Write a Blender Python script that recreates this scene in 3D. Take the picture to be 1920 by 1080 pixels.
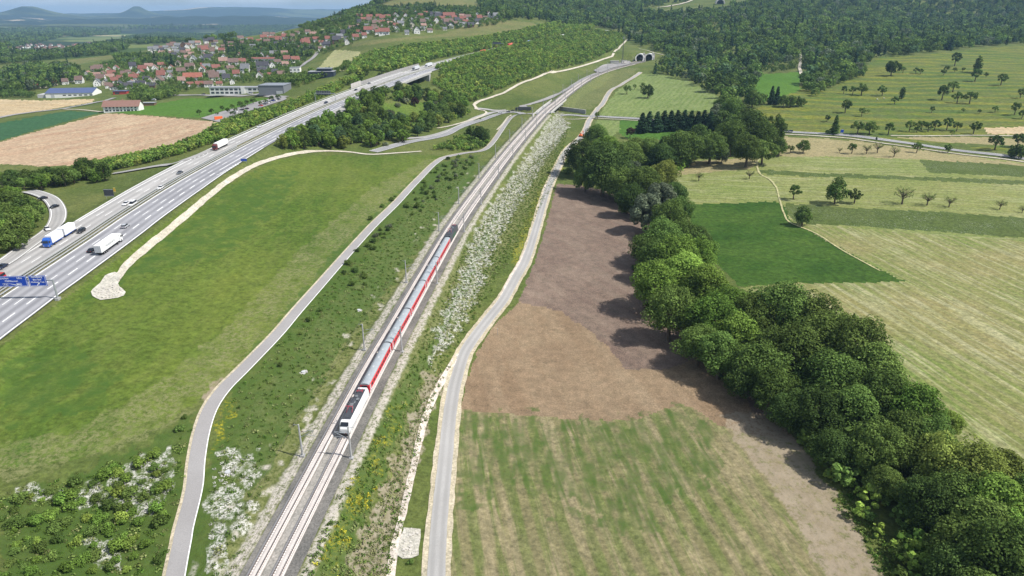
import bpy, math, random
import numpy as np
from mathutils import Vector, Matrix
for _o in list(bpy.data.objects): bpy.data.objects.remove(_o)
SC = bpy.context.scene; COL = SC.collection
random.seed(7); RNG = np.random.default_rng(7)
R = math.radians
# ------------------------------------------------------------------ camera, sky, sun, exposure
FPX = 1250.0; PITCH = R(22.2); CZ = 100.0
cam = bpy.data.cameras.new('camera'); co = bpy.data.objects.new('camera', cam); COL.objects.link(co)
co.location = (0, 0, CZ); co.rotation_euler = (math.pi/2-PITCH, 0, 0)
cam.sensor_width = 36; cam.lens = FPX/1920*36; cam.clip_start = 1; cam.clip_end = 80000
SC.camera = co
SUN = Vector((0.96, -0.28, 1.28)).normalized()
sun_el = math.asin(SUN.z); sun_az = math.atan2(SUN.x, SUN.y)
w = bpy.data.worlds.new("World"); SC.world = w; w.use_nodes = True
nt = w.node_tree; bg = nt.nodes['Background']
sky = nt.nodes.new('ShaderNodeTexSky'); sky.sky_type = 'NISHITA'; sky.sun_disc = False
sky.sun_elevation = sun_el; sky.sun_rotation = sun_az; sky.altitude = 450
sky.air_density = 1.0; sky.dust_density = 1.0; sky.ozone_density = 1.3
_tc = nt.nodes.new('ShaderNodeTexCoord'); _mp = nt.nodes.new('ShaderNodeMapping'); _mp.inputs['Scale'].default_value = (2.2, 2.2, 16); _ns = nt.nodes.new('ShaderNodeTexNoise'); _ns.inputs['Scale'].default_value = 2.4; _ns.inputs['Detail'].default_value = 7; _ns.inputs['Roughness'].default_value = .6
_mr = nt.nodes.new('ShaderNodeMapRange'); _mr.inputs[1].default_value = .42; _mr.inputs[2].default_value = .75; _mr.inputs[3].default_value = .12; _mr.inputs[4].default_value = .75
_mx = nt.nodes.new('ShaderNodeMix'); _mx.data_type = 'RGBA'; _mx.inputs[7].default_value = (11.5, 12.3, 13.5, 1)      # thin cloud veil, as bright as the daylit sky
nt.links.new(_tc.outputs['Generated'], _mp.inputs[0]); nt.links.new(_mp.outputs[0], _ns.inputs[0]); nt.links.new(_ns.outputs[0], _mr.inputs[0]); nt.links.new(_mr.outputs[0], _mx.inputs[0]); nt.links.new(sky.outputs[0], _mx.inputs[6])
nt.links.new(_mx.outputs[2], bg.inputs[0]); bg.inputs[1].default_value = 0.078
sl = bpy.data.lights.new('sun', 'SUN'); sl.energy = 5.0; sl.angle = R(0.55); sl.color = (1, .955, .89)
so = bpy.data.objects.new('sun', sl); COL.objects.link(so); so.rotation_euler = SUN.to_track_quat('Z', 'Y').to_euler()
SC.view_settings.view_transform = 'Standard'; SC.view_settings.look = 'None'
SC.view_settings.exposure = 0.38; SC.view_settings.gamma = 1; SC.view_settings.use_curve_mapping = False
SC.render.engine = 'CYCLES'
SC.cycles.max_bounces = 5; SC.cycles.diffuse_bounces = 2; SC.cycles.glossy_bounces = 2
SC.cycles.transmission_bounces = 2; SC.cycles.volume_bounces = 0; SC.cycles.transparent_max_bounces = 4
# ------------------------------------------------------------------ rays and projection
cp, sp = math.cos(PITCH), math.sin(PITCH)
def ray(px, py):
    a = (np.asarray(px, float)-960)/FPX; b = -(np.asarray(py, float)-540)/FPX
    return a, cp+b*sp, -sp+b*cp
def project(x, y, z):
    zz = z-CZ; d = y*cp-zz*sp; up = y*sp+zz*cp; d = np.maximum(d, 1e-3)
    return 960+FPX*x/d, 540-FPX*up/d
def onprof(pts, a, b):          # where rays meet a surface that climbs a + b*y
    out = []
    for px, py in pts:
        dx, dy, dz = ray(px, py); t = (a-CZ)/(dz-b*dy); out.append((dx*t, dy*t, CZ+dz*t))
    return np.array(out)
def resample(P, step, grow=0.0):
    P = np.asarray(P, float)
    # Catmull-Rom through the points
    Q = [2*P[0]-P[1]]+list(P)+[2*P[-1]-P[-2]]; C = []
    for i in range(1, len(Q)-2):
        p0, p1, p2, p3 = Q[i-1], Q[i], Q[i+1], Q[i+2]; n = 24
        for k in range(n):
            t = k/n
            C.append(.5*((2*p1)+(-p0+p2)*t+(2*p0-5*p1+4*p2-p3)*t*t+(-p0+3*p1-3*p2+p3)*t**3))
    C.append(P[-1]); C = np.array(C)
    s = np.r_[0, np.cumsum(np.hypot(*(np.diff(C[:, :2], axis=0).T)))]
    ss = [0.0]
    while ss[-1] < s[-1]:
        y = np.interp(ss[-1], s, np.hypot(C[:, 0], C[:, 1])); ss.append(ss[-1]+step+grow*y)
    ss[-1] = s[-1]; ss = np.array(ss)
    return np.stack([np.interp(ss, s, C[:, k]) for k in range(C.shape[1])], 1)
RZ = lambda y: -4.5+.03*y
MZ = lambda y: 5.2+.045*y
RAILPX = [(408, 1250), (495, 1080), (602, 874), (693, 700), (750, 600), (801, 510), (854, 420), (905, 348), (950, 289), (990, 242), (1022, 208), (1046, 189), (1063, 175), (1094, 153), (1122, 138), (1160, 125), (1207, 114)]
RAIL = resample(onprof(RAILPX, -4.5, .03), 3.0)
MWPX = [(-420, 840), (-160, 657), (-60, 590), (0, 550), (52, 517), (160, 447), (235, 397), (345, 330), (480, 259), (607, 200), (725, 154), (792, 131), (860, 112), (929, 95), (985, 83), (1029, 74), (1091, 62), (1130, 56.5)]
MW = resample(onprof(MWPX, 5.2, .045), 5.0)
def sd_poly(P, x, y, chunk=60000):   # signed distance (right positive), arc index position
    x = np.atleast_1d(x).astype(float).ravel(); y = np.atleast_1d(y).astype(float).ravel()
    A = P[:-1, :2]; B = P[1:, :2]; D = B-A; L2 = (D**2).sum(1)
    dist = np.full(x.size, 1e9); idx = np.zeros(x.size)
    for c in range(0, x.size, chunk):
        sl_ = slice(c, c+chunk); px = x[sl_, None]-A[:, 0]; py = y[sl_, None]-A[:, 1]
        t = np.clip((px*D[:, 0]+py*D[:, 1])/L2, 0, 1)
        ex = px-t*D[:, 0]; ey = py-t*D[:, 1]; d2 = ex*ex+ey*ey
        k = d2.argmin(1); r = np.arange(k.size)
        s = np.sign(D[k, 1]*px[r, k]-D[k, 0]*py[r, k])
        dist[sl_] = np.sqrt(d2[r, k])*np.where(s == 0, 1, s); idx[sl_] = k+t[r, k]
    return dist, idx
def frame_at(P, i):
    i = min(max(i, 0), len(P)-1.001); k = int(i); t = i-k; p = P[k]*(1-t)+P[k+1]*t; d = P[k+1]-P[k]
    d = d/np.hypot(d[0], d[1]); return p, d, np.array([d[1], -d[0]])
# ------------------------------------------------------------------ terrain
def W(px, py, Y):
    dx, dy, dz = ray(px, py); t = Y/dy; return (dx*t, Y, CZ+dz*t)
def Wz(px, py, z):
    dx, dy, dz = ray(px, py); t = (z-CZ)/dz; return (dx*t, dy*t, z)
def Wp(az, r, z): return (r*math.sin(R(az)), r*math.cos(R(az)), z)
CT = []
for q in [(490, 1080, -1), (-200, 1000, 5), (100, 1000, 1), (0, 860, 4), (200, 700, 7), (370, 900, 0), (420, 740, 2.5), (560, 580, 5), (700, 425, 8),
          (742, 1050, -8), (820, 1000, -8.5), (852, 750, -8), (945, 570, -6.5), (1005, 430, -4), (1050, 310, 0), (1108, 217, 9.5), (1160, 219, 9.8), (1040, 216, 9.5),
          (1300, 900, -9), (1250, 650, -8), (1150, 450, -6), (1500, 1000, -9.5), (1900, 1000, -8), (1700, 700, -6), (1500, 450, -4), (1900, 450, -1),
          (1400, 320, 2), (1700, 320, 5), (1500, 250, 8), (1900, 300, 6), (2100, 700, -4), (2100, 400, 2),
          (1550, 200, 16), (1700, 150, 27), (1900, 150, 28), (1700, 108, 42), (1900, 86, 52), (1450, 180, 21), (2100, 100, 45), (2100, 200, 20),
          (1200, 142, 22), (1300, 180, 16), (1150, 170, 16),
          (500, 450, 9), (700, 330, 11), (300, 500, 12), (600, 290, 15), (800, 287, 11), (750, 220, 16), (830, 200, 18), (930, 209, 9.5), (890, 228, 9.5),
          (200, 315, 13), (100, 300, 13), (0, 290, 12), (200, 230, 13), (0, 220, 8), (400, 215, 20), (230, 200, 13), (60, 170, 5), (140, 165, 8)]:
    CT.append(Wz(*q))
for q in [(300, 150, 1000), (450, 163, 860), (560, 130, 1020), (620, 110, 1130), (600, 95, 1220), (400, 110, 1250), (343, 83, 1450), (200, 112, 1500), (0, 120, 1500),
          (100, 92, 2250), (0, 92, 2250), (230, 80, 2600), (480, 72, 1450), (560, 60, 1450), (700, 72, 1170), (700, 50, 1320), (800, 55, 1300), (850, 30, 1500), (950, 50, 1350), (940, 28, 1500),
          (880, 88, 1120), (620, 45, 1480), (600, 40, 1560), (690, 14, 1750), (760, 20, 1650), (830, 5, 1800), (980, 150, 830), (1100, 100, 1130), (1040, 120, 960),
          (1205, 96, 1225), (1177, 76, 1430), (1100, 50, 1650), (1300, 50, 1500), (1300, 0, 2200), (1000, 30, 1700), (1000, 0, 2100), (1600, 60, 1500), (1600, 0, 2150), (1900, 40, 1700), (1900, 0, 2000), (1250, 12, 2050), (1400, 110, 1130)]:
    CT.append(W(*q))
for q in [(-14, 2000, 66), (-16, 2000, 48), (-12, 2050, 108), (-13.2, 2700, 50), (-9.5, 2300, 150), (0, 2700, 215), (20, 2700, 215), (35, 2500, 210), (48, 2200, 180), (-14.8, 3000, 30), (-20, 3000, 0), (-30, 3000, -12), (-45, 3000, -12),
          (-38, 4500, -22), (-25, 4500, -22), (-15, 4500, -25), (-45, 9000, -30), (-30, 9000, -30), (-15, 9000, -30), (0, 9000, 0), (20, 9000, 0), (48, 9000, 50), (0, 4500, 150), (20, 4500, 150), (45, 4500, 150),
          (-50, 150, 10), (-50, 400, 18), (-50, 1000, 6), (50, 150, -6), (50, 400, 0), (50, 1000, 34), (-50, 50, 6), (0, 50, -3), (50, 50, -8), (-20, 50, 1), (20, 50, -9)]:
    CT.append(Wp(*q))
for i in range(4, len(RAIL), 22):
    p = RAIL[i]
    if p[1] < 1000: CT.append((p[0]-14, p[1], p[2]-(.3 if p[1] < 420 else 1.5)))
for i in range(0, len(MW), 16): CT.append((MW[i][0], MW[i][1], MW[i][2]-1.0))
CT = np.array(CT)
def uv(x, y): return np.stack([np.degrees(np.arctan2(x, y))/14, np.log(np.maximum(np.hypot(x, y), 20))*2.0], -1)
def tpsk(d2): return .5*d2*np.log(d2+1e-12)
_U = uv(CT[:, 0], CT[:, 1]); _n = len(CT)
_K = tpsk(((_U[:, None]-_U[None])**2).sum(-1))+np.eye(_n)*.004
_A = np.zeros((_n+3, _n+3)); _A[:_n, :_n] = _K; _A[:_n, _n] = 1; _A[:_n, _n+1:] = _U; _A[_n:, :_n] = _A[:_n, _n:].T
_W = np.linalg.solve(_A, np.r_[CT[:, 2], 0, 0, 0])
def base_h(x, y):
    q = uv(x, y).reshape(-1, 2); out = np.empty(len(q))
    for c in range(0, len(q), 40000):
        s = q[c:c+40000]; out[c:c+40000] = tpsk(((s[:, None]-_U[None])**2).sum(-1))@_W[:_n]+_W[_n]+s@_W[_n+1:]
    return out
def vnoise(x, y, s, seed=0):
    r_ = np.random.default_rng(100+seed); o = 0
    for k in range(7):
        a = r_.uniform(0, 6.283); f_ = (1.0+.45*k)/s; ph = r_.uniform(0, 6.283)
        o = o+np.sin((x*math.cos(a)+y*math.sin(a))*f_*6.283+ph+1.3*np.sin((x*math.sin(a)-y*math.cos(a))*f_*4+ph))
    return o/3.2
HX = np.array([-200, 0, 20, 40, 52, 70, 92, 120, 235, 250, 262, 280, 310, 345, 370, 450, 505, 550, 640, 670, 700, 760, 2200.])
HY = np.array([27, 27, 26, 26, 26, 26, 26, 26.5, 25, 24, 24, 22, 21, 19, 15.5, 14.5, 16, 18, 18, 14, 12, 16, 24.])
def ridge_z(az, r, hx, hy):
    px = 960+1354*np.tan(az); y_ = np.interp(px, hx, hy); e = np.arctan((540-y_)/FPX)-PITCH
    return CZ+r*np.tan(e)
BR1 = (655, 712)      # the railway bridge, metres ahead
BM = (708, 790)       # the motorway bridge
def terrain(az, r):
    x, y = r*np.sin(az), r*np.cos(az); z = base_h(x, y)
    z = z+np.clip((r-150)/900, 0, 1)*vnoise(x, y, 260, 1)*1.2*np.clip((9000-r)/4000, 0, 1)
    far = r > 6000
    if far.any():
        a_, r_ = az[far], r[far]; zz = -30+np.zeros(r_.size)
        for (rc, wd, hx, hy, amp) in [(8200, 900, [-300, 200, 500, 2000], [43, 44, 46, 45], 8), (11000, 1200, [-300, 100, 300, 420, 600, 2000], [36, 37, 33, 30, 34, 33], 14), (17500, 2300, HX, HY, 5)]:
            top = ridge_z(a_, rc, np.array(hx), np.array(hy))+30
            b_ = np.exp(-np.abs((r_-rc-300*np.sin(a_*23))/wd)**2.4)
            zz = np.maximum(zz, -30+top*b_+amp*b_*vnoise(x[far], y[far], 1500, 5))
        for (pxc, rc, wy, py_) in [(54, 13500, 330, 15), (257, 14500, 190, 14.0)]:
            ac = math.atan((pxc-960)/1354); cx_, cy_ = rc*math.sin(ac), rc*math.cos(ac)
            d_ = np.hypot(x[far]-cx_, y[far]-cy_); top = CZ+rc*math.tan(math.atan((540-py_)/FPX)-PITCH)+30
            zz = np.maximum(zz, -30+top*(.56*np.exp(-(d_/1500)**2)+.44*np.clip(np.exp(-(d_/wy)**1.5)*1.12, 0, 1)))
        k = np.clip((r_-6000)/1500, 0, 1); k = np.where(np.degrees(a_) > -12, 0, k)
        z[far] = z[far]*(1-k)+zz*k
    # railway corridor: embankment on one side, shallow cutting on the other
    near = (r < 1500)&(r > 20)
    xs, ys, zs = x[near], y[near], z[near]
    d, ix = sd_poly(RAIL[::3], xs, ys); rz = RZ(np.interp(ix, np.arange(len(RAIL[::3])), RAIL[::3][:, 1]))
    wl = np.where(ys > 850, 16+(ys-850)*.03, 8.6); wr = np.where(ys > 1050, 11.0, 8.4); h = rz-.7
    e = np.where(d < 0, -d-wl, d-wr); fill = h-np.maximum(e, 0)/1.75; cut = h+np.maximum(e, 0)/3.0
    gap = (ys > BR1[0]+4)&(ys < BR1[1]-4)
    ok = (~gap)&(ys < 1185); z2 = np.where(ok, np.minimum(np.maximum(zs, fill), np.where(e < 26, cut, 1e9)), zs)
    z2 = np.where(gap&(np.abs(d) < 45), np.minimum(z2, 9.6), z2)
    # motorway corridor
    d, ix = sd_poly(MW[::2], xs, ys); mz = MZ(np.interp(ix, np.arange(len(MW[::2])), MW[::2][:, 1]))
    e = np.where(d < 0, -d-18.5, d-np.interp(ys, [0, 300, 420], [22.5, 22.5, 18.5])); fill = mz-.45-np.maximum(e, 0)/2.2; cut = mz-.45+np.maximum(e, 0)/2.5
    gap = (ys > BM[0]+4)&(ys < BM[1]-4)
    z3 = np.where(~gap, np.minimum(np.maximum(z2, fill), np.where(e < 22, cut, 1e9)), np.where(np.abs(d) < 60, np.minimum(z2, mz-9), z2))
    z[near] = z3
    return z
AZ0, AZ1, DAZ = R(-52), R(52), R(.125)
AZS = np.arange(AZ0, AZ1+DAZ, DAZ); LR0, LR1, DLR = math.log(26), math.log(26000), .0060
LRS = np.arange(LR0, LR1+DLR, DLR); NA, NR = len(AZS), len(LRS)
_AA, _LL = np.meshgrid(AZS, LRS); GZ = terrain(_AA.ravel(), np.exp(_LL).ravel()).reshape(NR, NA)
GX = np.exp(_LL)*np.sin(_AA); GY = np.exp(_LL)*np.cos(_AA)
def G(x, y):
    x = np.asarray(x, float); y = np.asarray(y, float)
    a = np.clip((np.arctan2(x, y)-AZ0)/DAZ, 0, NA-1.001); l = np.clip((np.log(np.maximum(np.hypot(x, y), 27))-LR0)/DLR, 0, NR-1.001)
    i, j = a.astype(int), l.astype(int); u, v = a-i, l-j
    return (GZ[j, i]*(1-u)+GZ[j, i+1]*u)*(1-v)+(GZ[j+1, i]*(1-u)+GZ[j+1, i+1]*u)*v
RS = np.exp(LRS)
def U(px, py, dz=0.0):          # where rays meet the ground (raised by dz): first hit
    px = np.atleast_1d(np.asarray(px, float)); py = np.atleast_1d(np.asarray(py, float)); dz = np.broadcast_to(np.asarray(dz, float), px.shape)
    dx, dy, dd = ray(px, py); hh = np.hypot(dx, dy); az = np.arctan2(dx, dy); s = dd/hh; out = np.zeros((px.size, 3))
    for c in range(0, px.size, 2000):
        sl_ = slice(c, c+2000); a = np.clip((az[sl_]-AZ0)/DAZ, 0, NA-1.001); i = a.astype(int); u = a-i
        col = (GZ[:, i]*(1-u)+GZ[:, i+1]*u).T+dz[sl_, None]; line = CZ+s[sl_, None]*RS[None]
        hit = col >= line; hit[:, :20] = False; k = hit.argmax(1); k = np.where(hit.any(1), k, NR-1); k = np.maximum(k, 1); r_ = np.arange(k.size)
        f0 = line[r_, k-1]-col[r_, k-1]; f1 = line[r_, k]-col[r_, k]; t = np.clip(f0/np.where(f0-f1 == 0, 1, f0-f1), 0, 1)
        rr = RS[k-1]*(1-t)+RS[k]*t; out[sl_, 0] = rr*np.sin(az[sl_]); out[sl_, 1] = rr*np.cos(az[sl_]); out[sl_, 2] = CZ+s[sl_]*rr-dz[sl_]
    return out
def inpoly(px, py, poly):
    poly = np.asarray(poly, float); ins = np.zeros(px.shape, bool); n = len(poly); j = n-1
    bb = (px >= poly[:, 0].min())&(px <= poly[:, 0].max())&(py >= poly[:, 1].min())&(py <= poly[:, 1].max())
    X, Y = px[bb], py[bb]; r_ = np.zeros(X.shape, bool)
    for i in range(n):
        xi, yi = poly[i]; xj, yj = poly[j]
        if yi != yj: r_ ^= ((yi > Y) != (yj > Y))&(X < (xj-xi)*(Y-yi)/(yj-yi)+xi)
        j = i
    ins[bb] = r_; return ins
# ------------------------------------------------------------------ mesh and object helpers
def np_mesh(name, V, F, mats, attrs=None, smooth=False):
    V = np.asarray(V, np.float32); F = np.asarray(F, np.int32); m = bpy.data.meshes.new(name); k = F.shape[1]
    m.vertices.add(len(V)); m.vertices.foreach_set('co', V.ravel()); m.loops.add(F.size); m.loops.foreach_set('vertex_index', F.ravel())
    m.polygons.add(len(F)); m.polygons.foreach_set('loop_start', np.arange(0, F.size, k, dtype=np.int32)); m.polygons.foreach_set('loop_total', np.full(len(F), k, np.int32))
    if smooth: m.polygons.foreach_set('use_smooth', np.ones(len(F), bool))
    for a, v in (attrs or {}).items(): at = m.attributes.new(a, 'FLOAT', 'POINT'); at.data.foreach_set('value', np.asarray(v, np.float32))
    m.update(calc_edges=True)
    for x in (mats if isinstance(mats, (list, tuple)) else [mats]): m.materials.append(x)
    return m
def obj(name, mesh, parent=None, loc=(0, 0, 0), rz=0.0, **props):
    o = bpy.data.objects.new(name, mesh); COL.objects.link(o); o.location = loc; o.rotation_euler = (0, 0, rz)
    if parent: o.parent = parent
    for k, v in props.items(): o[k] = v
    return o
def thing(name, label, cat, loc=(0, 0, 0), rz=0.0, group=None):
    o = bpy.data.objects.new(name, None); COL.objects.link(o); o.location = loc; o.rotation_euler = (0, 0, rz)
    o['label'] = label; o['category'] = cat; o.empty_display_size = .1
    if group: o['group'] = group
    return o
def copy_thing(src, loc, rz=0.0, scale=1.0, label=None, group=None, color=None):
    def cp_(o, par):
        c = o.copy(); COL.objects.link(c); c.parent = par
        if color and o.get('painted'): c.color = color
        for ch in KIDS.get(o.name, ()): cp_(ch, c)
        return c
    c = cp_(src, None); c.location = loc; c.rotation_euler = (0, 0, rz); c.scale = scale if isinstance(scale, tuple) else (scale,)*3
    if label: c['label'] = label
    if group: c['group'] = group
    return c
KIDS = {}
def remember(o):
    KIDS[o.name] = list(o.children)
    for c in o.children: remember(c)
class MB:
    def __init__(s): s.v = []; s.f = []
    def quad(s, a, b, c, d): n = len(s.v); s.v += [a, b, c, d]; s.f.append((n, n+1, n+2, n+3)); return s
    def poly(s, pts): n = len(s.v); s.v += list(pts); s.f.append(tuple(range(n, n+len(pts)))); return s
    def box(s, x, y, z, sx, sy, sz, rot=0.0):      # centre of the base
        n = len(s.v); c, si = math.cos(rot), math.sin(rot)
        for dz in (0, sz):
            for dx, dy in ((-1, -1), (1, -1), (1, 1), (-1, 1)):
                a, b = dx*sx/2, dy*sy/2; s.v.append((x+a*c-b*si, y+a*si+b*c, z+dz))
        s.f += [tuple(n+k for k in q) for q in ((3, 2, 1, 0), (4, 5, 6, 7), (0, 1, 5, 4), (1, 2, 6, 5), (2, 3, 7, 6), (3, 0, 4, 7))]; return s
    def tube(s, a, b, r0, r1=None, n=6, cap=True):
        r1 = r0 if r1 is None else r1; a = Vector(a); b = Vector(b); d = (b-a).normalized(); q = d.to_track_quat('Z', 'Y').to_matrix(); k = len(s.v)
        for p, r in ((a, r0), (b, r1)):
            for i in range(n): t = 6.28318*i/n; s.v.append(tuple(p+q@Vector((math.cos(t)*r, math.sin(t)*r, 0))))
        for i in range(n): j = (i+1)%n; s.f.append((k+i, k+j, k+n+j, k+n+i))
        if cap: s.f.append(tuple(k+n+i for i in range(n))); s.f.append(tuple(k+n-1-i for i in range(n)))
        return s
    def loft(s, rings, closed=True, caps=True):
        k = len(s.v); n = len(rings[0])
        for r in rings: s.v += [tuple(p) for p in r]
        for a in range(len(rings)-1):
            for i in range(n if closed else n-1): j = (i+1)%n; s.f.append((k+a*n+i, k+a*n+j, k+(a+1)*n+j, k+(a+1)*n+i))
        if caps: s.f.append(tuple(k+n-1-i for i in range(n))); s.f.append(tuple(k+(len(rings)-1)*n+i for i in range(n)))
        return s
    def prof(s, pts, x0, x1):            # side profile in y,z extruded across x
        return s.loft([[(x0, y, z) for y, z in pts], [(x1, y, z) for y, z in pts]])
    def mesh(s, name, mat, bevel=0, smooth=False):
        m = bpy.data.meshes.new(name); m.from_pydata(s.v, [], s.f); m.materials.append(mat)
        import bmesh
        b = bmesh.new(); b.from_mesh(m); bmesh.ops.recalc_face_normals(b, faces=b.faces)
        if bevel: bmesh.ops.bevel(b, geom=list(b.edges), offset=bevel, segments=2, affect='EDGES', profile=.6)
        b.to_mesh(m); b.free()
        if smooth: m.polygons.foreach_set('use_smooth', [True]*len(m.polygons))
        m.update(); return m
    def build(s, name, mat, parent=None, bevel=0, smooth=False, **props):
        return obj(name, s.mesh(name, mat, bevel, smooth), parent, **props)
_ONES = 'zero first second third fourth fifth sixth seventh eighth ninth tenth eleventh twelfth thirteenth fourteenth fifteenth sixteenth seventeenth eighteenth nineteenth'.split()
def ordw(n):
    if n < 20: return _ONES[n]
    if n < 100:
        t = ['', '', 'twent', 'thirt', 'fort', 'fift', 'sixt', 'sevent', 'eight', 'ninet'][n//10]
        return t+'ieth' if n%10 == 0 else t+'y-'+_ONES[n%10]
    return ('one hundred' if n < 200 else 'two hundred')+(('th') if n%100 == 0 else ' and '+ordw(n%100))
# ------------------------------------------------------------------ materials
MATS = {}
def lin(c):
    return tuple((v/12.92 if v <= .04045 else ((v+.055)/1.055)**2.4) for v in c)+(1,)
def mat(name, col, rough=.8, metal=0.0, spec=.3, var=0.0, vs=2.0, painted=False, alpha=None):
    if name in MATS: return MATS[name]
    m = bpy.data.materials.new(name); m.use_nodes = True; t = m.node_tree; b = t.nodes['Principled BSDF']; L = t.links.new
    b.inputs['Roughness'].default_value = rough; b.inputs['Metallic'].default_value = metal; b.inputs['Specular IOR Level'].default_value = spec
    n = t.nodes.new('ShaderNodeTexNoise'); n.inputs['Scale'].default_value = vs; n.inputs['Detail'].default_value = 4
    tc = t.nodes.new('ShaderNodeTexCoord'); L(tc.outputs['Object'], n.inputs['Vector'])
    mx = t.nodes.new('ShaderNodeMix'); mx.data_type = 'RGBA'; mx.blend_type = 'MULTIPLY'; mx.inputs[0].default_value = 1
    rp = t.nodes.new('ShaderNodeMapRange'); rp.inputs[1].default_value = .3; rp.inputs[2].default_value = .7
    rp.inputs[3].default_value = 1-max(var, .05); rp.inputs[4].default_value = 1+max(var, .05)*.6; L(n.outputs[0], rp.inputs[0]); L(rp.outputs[0], mx.inputs[7])
    if painted:
        oi = t.nodes.new('ShaderNodeObjectInfo'); L(oi.outputs['Color'], mx.inputs[6])
    else: mx.inputs[6].default_value = tuple(col)+(1,)
    L(mx.outputs[2], b.inputs['Base Color']); MATS[name] = m; return m
class NT:
    def __init__(s, name):
        s.m = bpy.data.materials.new(name); s.m.use_nodes = True; s.t = s.m.node_tree; s.b = s.t.nodes['Principled BSDF']; s.b.inputs['Roughness'].default_value = .95
        s.b.inputs['Specular IOR Level'].default_value = .12; s.tc = s.t.nodes.new('ShaderNodeTexCoord').outputs['Object']; MATS[name] = s.m
    def n(s, typ, **k):
        x = s.t.nodes.new('ShaderNode'+typ)
        for a, v in k.items(): setattr(x, a, v)
        return x
    def L(s, a, b): s.t.links.new(a, b)
    def noise(s, scale, detail=4, stretch=None, ang=0.0, rough=.55, dist=0.0):
        x = s.n('TexNoise'); x.inputs['Scale'].default_value = scale; x.inputs['Detail'].default_value = detail; x.inputs['Roughness'].default_value = rough; x.inputs['Distortion'].default_value = dist
        if stretch:
            mp = s.n('Mapping'); mp.inputs['Rotation'].default_value = (0, 0, ang); mp.inputs['Scale'].default_value = stretch
            m0 = s.n('Mapping'); s.L(s.tc, m0.inputs[0]); m0.inputs['Rotation'].default_value = (0, 0, ang); mp.inputs['Rotation'].default_value = (0, 0, 0); s.L(m0.outputs[0], mp.inputs[0]); s.L(mp.outputs[0], x.inputs[0])
        else: s.L(s.tc, x.inputs[0])
        return x.outputs[0]
    def rng(s, v, a, b, c=0.0, d=1.0):
        r_ = s.n('MapRange'); r_.inputs[1].default_value = a; r_.inputs[2].default_value = b; r_.inputs[3].default_value = c; r_.inputs[4].default_value = d; s.L(v, r_.inputs[0]); return r_.outputs[0]
    def mix(s, f, a, b, mode='MIX'):
        x = s.n('Mix', data_type='RGBA', blend_type=mode)
        for i, v in ((0, f), (6, a), (7, b)):
            if isinstance(v, (int, float)): x.inputs[i].default_value = v
            elif isinstance(v, tuple): x.inputs[i].default_value = v+(1,) if len(v) == 3 else v
            else: s.L(v, x.inputs[i])
        return x.outputs[2]
    def math(s, op, a, b=None):
        x = s.n('Math', operation=op)
        for i, v in ((0, a), (1, b)):
            if v is None: continue
            if isinstance(v, (int, float)): x.inputs[i].default_value = v
            else: s.L(v, x.inputs[i])
        return x.outputs[0]
    def attr(s, a): x = s.n('Attribute'); x.attribute_name = a; return x.outputs['Fac']
    def bump(s, h, strength, dist):
        x = s.n('Bump'); x.inputs['Strength'].default_value = strength; x.inputs['Distance'].default_value = dist; s.L(h, x.inputs['Height']); s.L(x.outputs[0], s.b.inputs['Normal'])
    def done(s, col): s.L(col, s.b.inputs['Base Color']); return s.m
def stripes(q, ang, spacing, sharp=(.3, .7), wob=.35):      # bands across the given direction
    mp = q.n('Mapping'); mp.inputs['Rotation'].default_value = (0, 0, ang); q.L(q.tc, mp.inputs[0])
    wv = q.n('TexWave', wave_type='BANDS', bands_direction='X'); wv.inputs['Scale'].default_value = 6.283/spacing/20*1.0; wv.inputs['Distortion'].default_value = wob*6; wv.inputs['Detail'].default_value = 3; wv.inputs['Detail Scale'].default_value = .6
    q.L(mp.outputs[0], wv.inputs[0]); return q.rng(wv.outputs['Fac'], *sharp)
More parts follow.
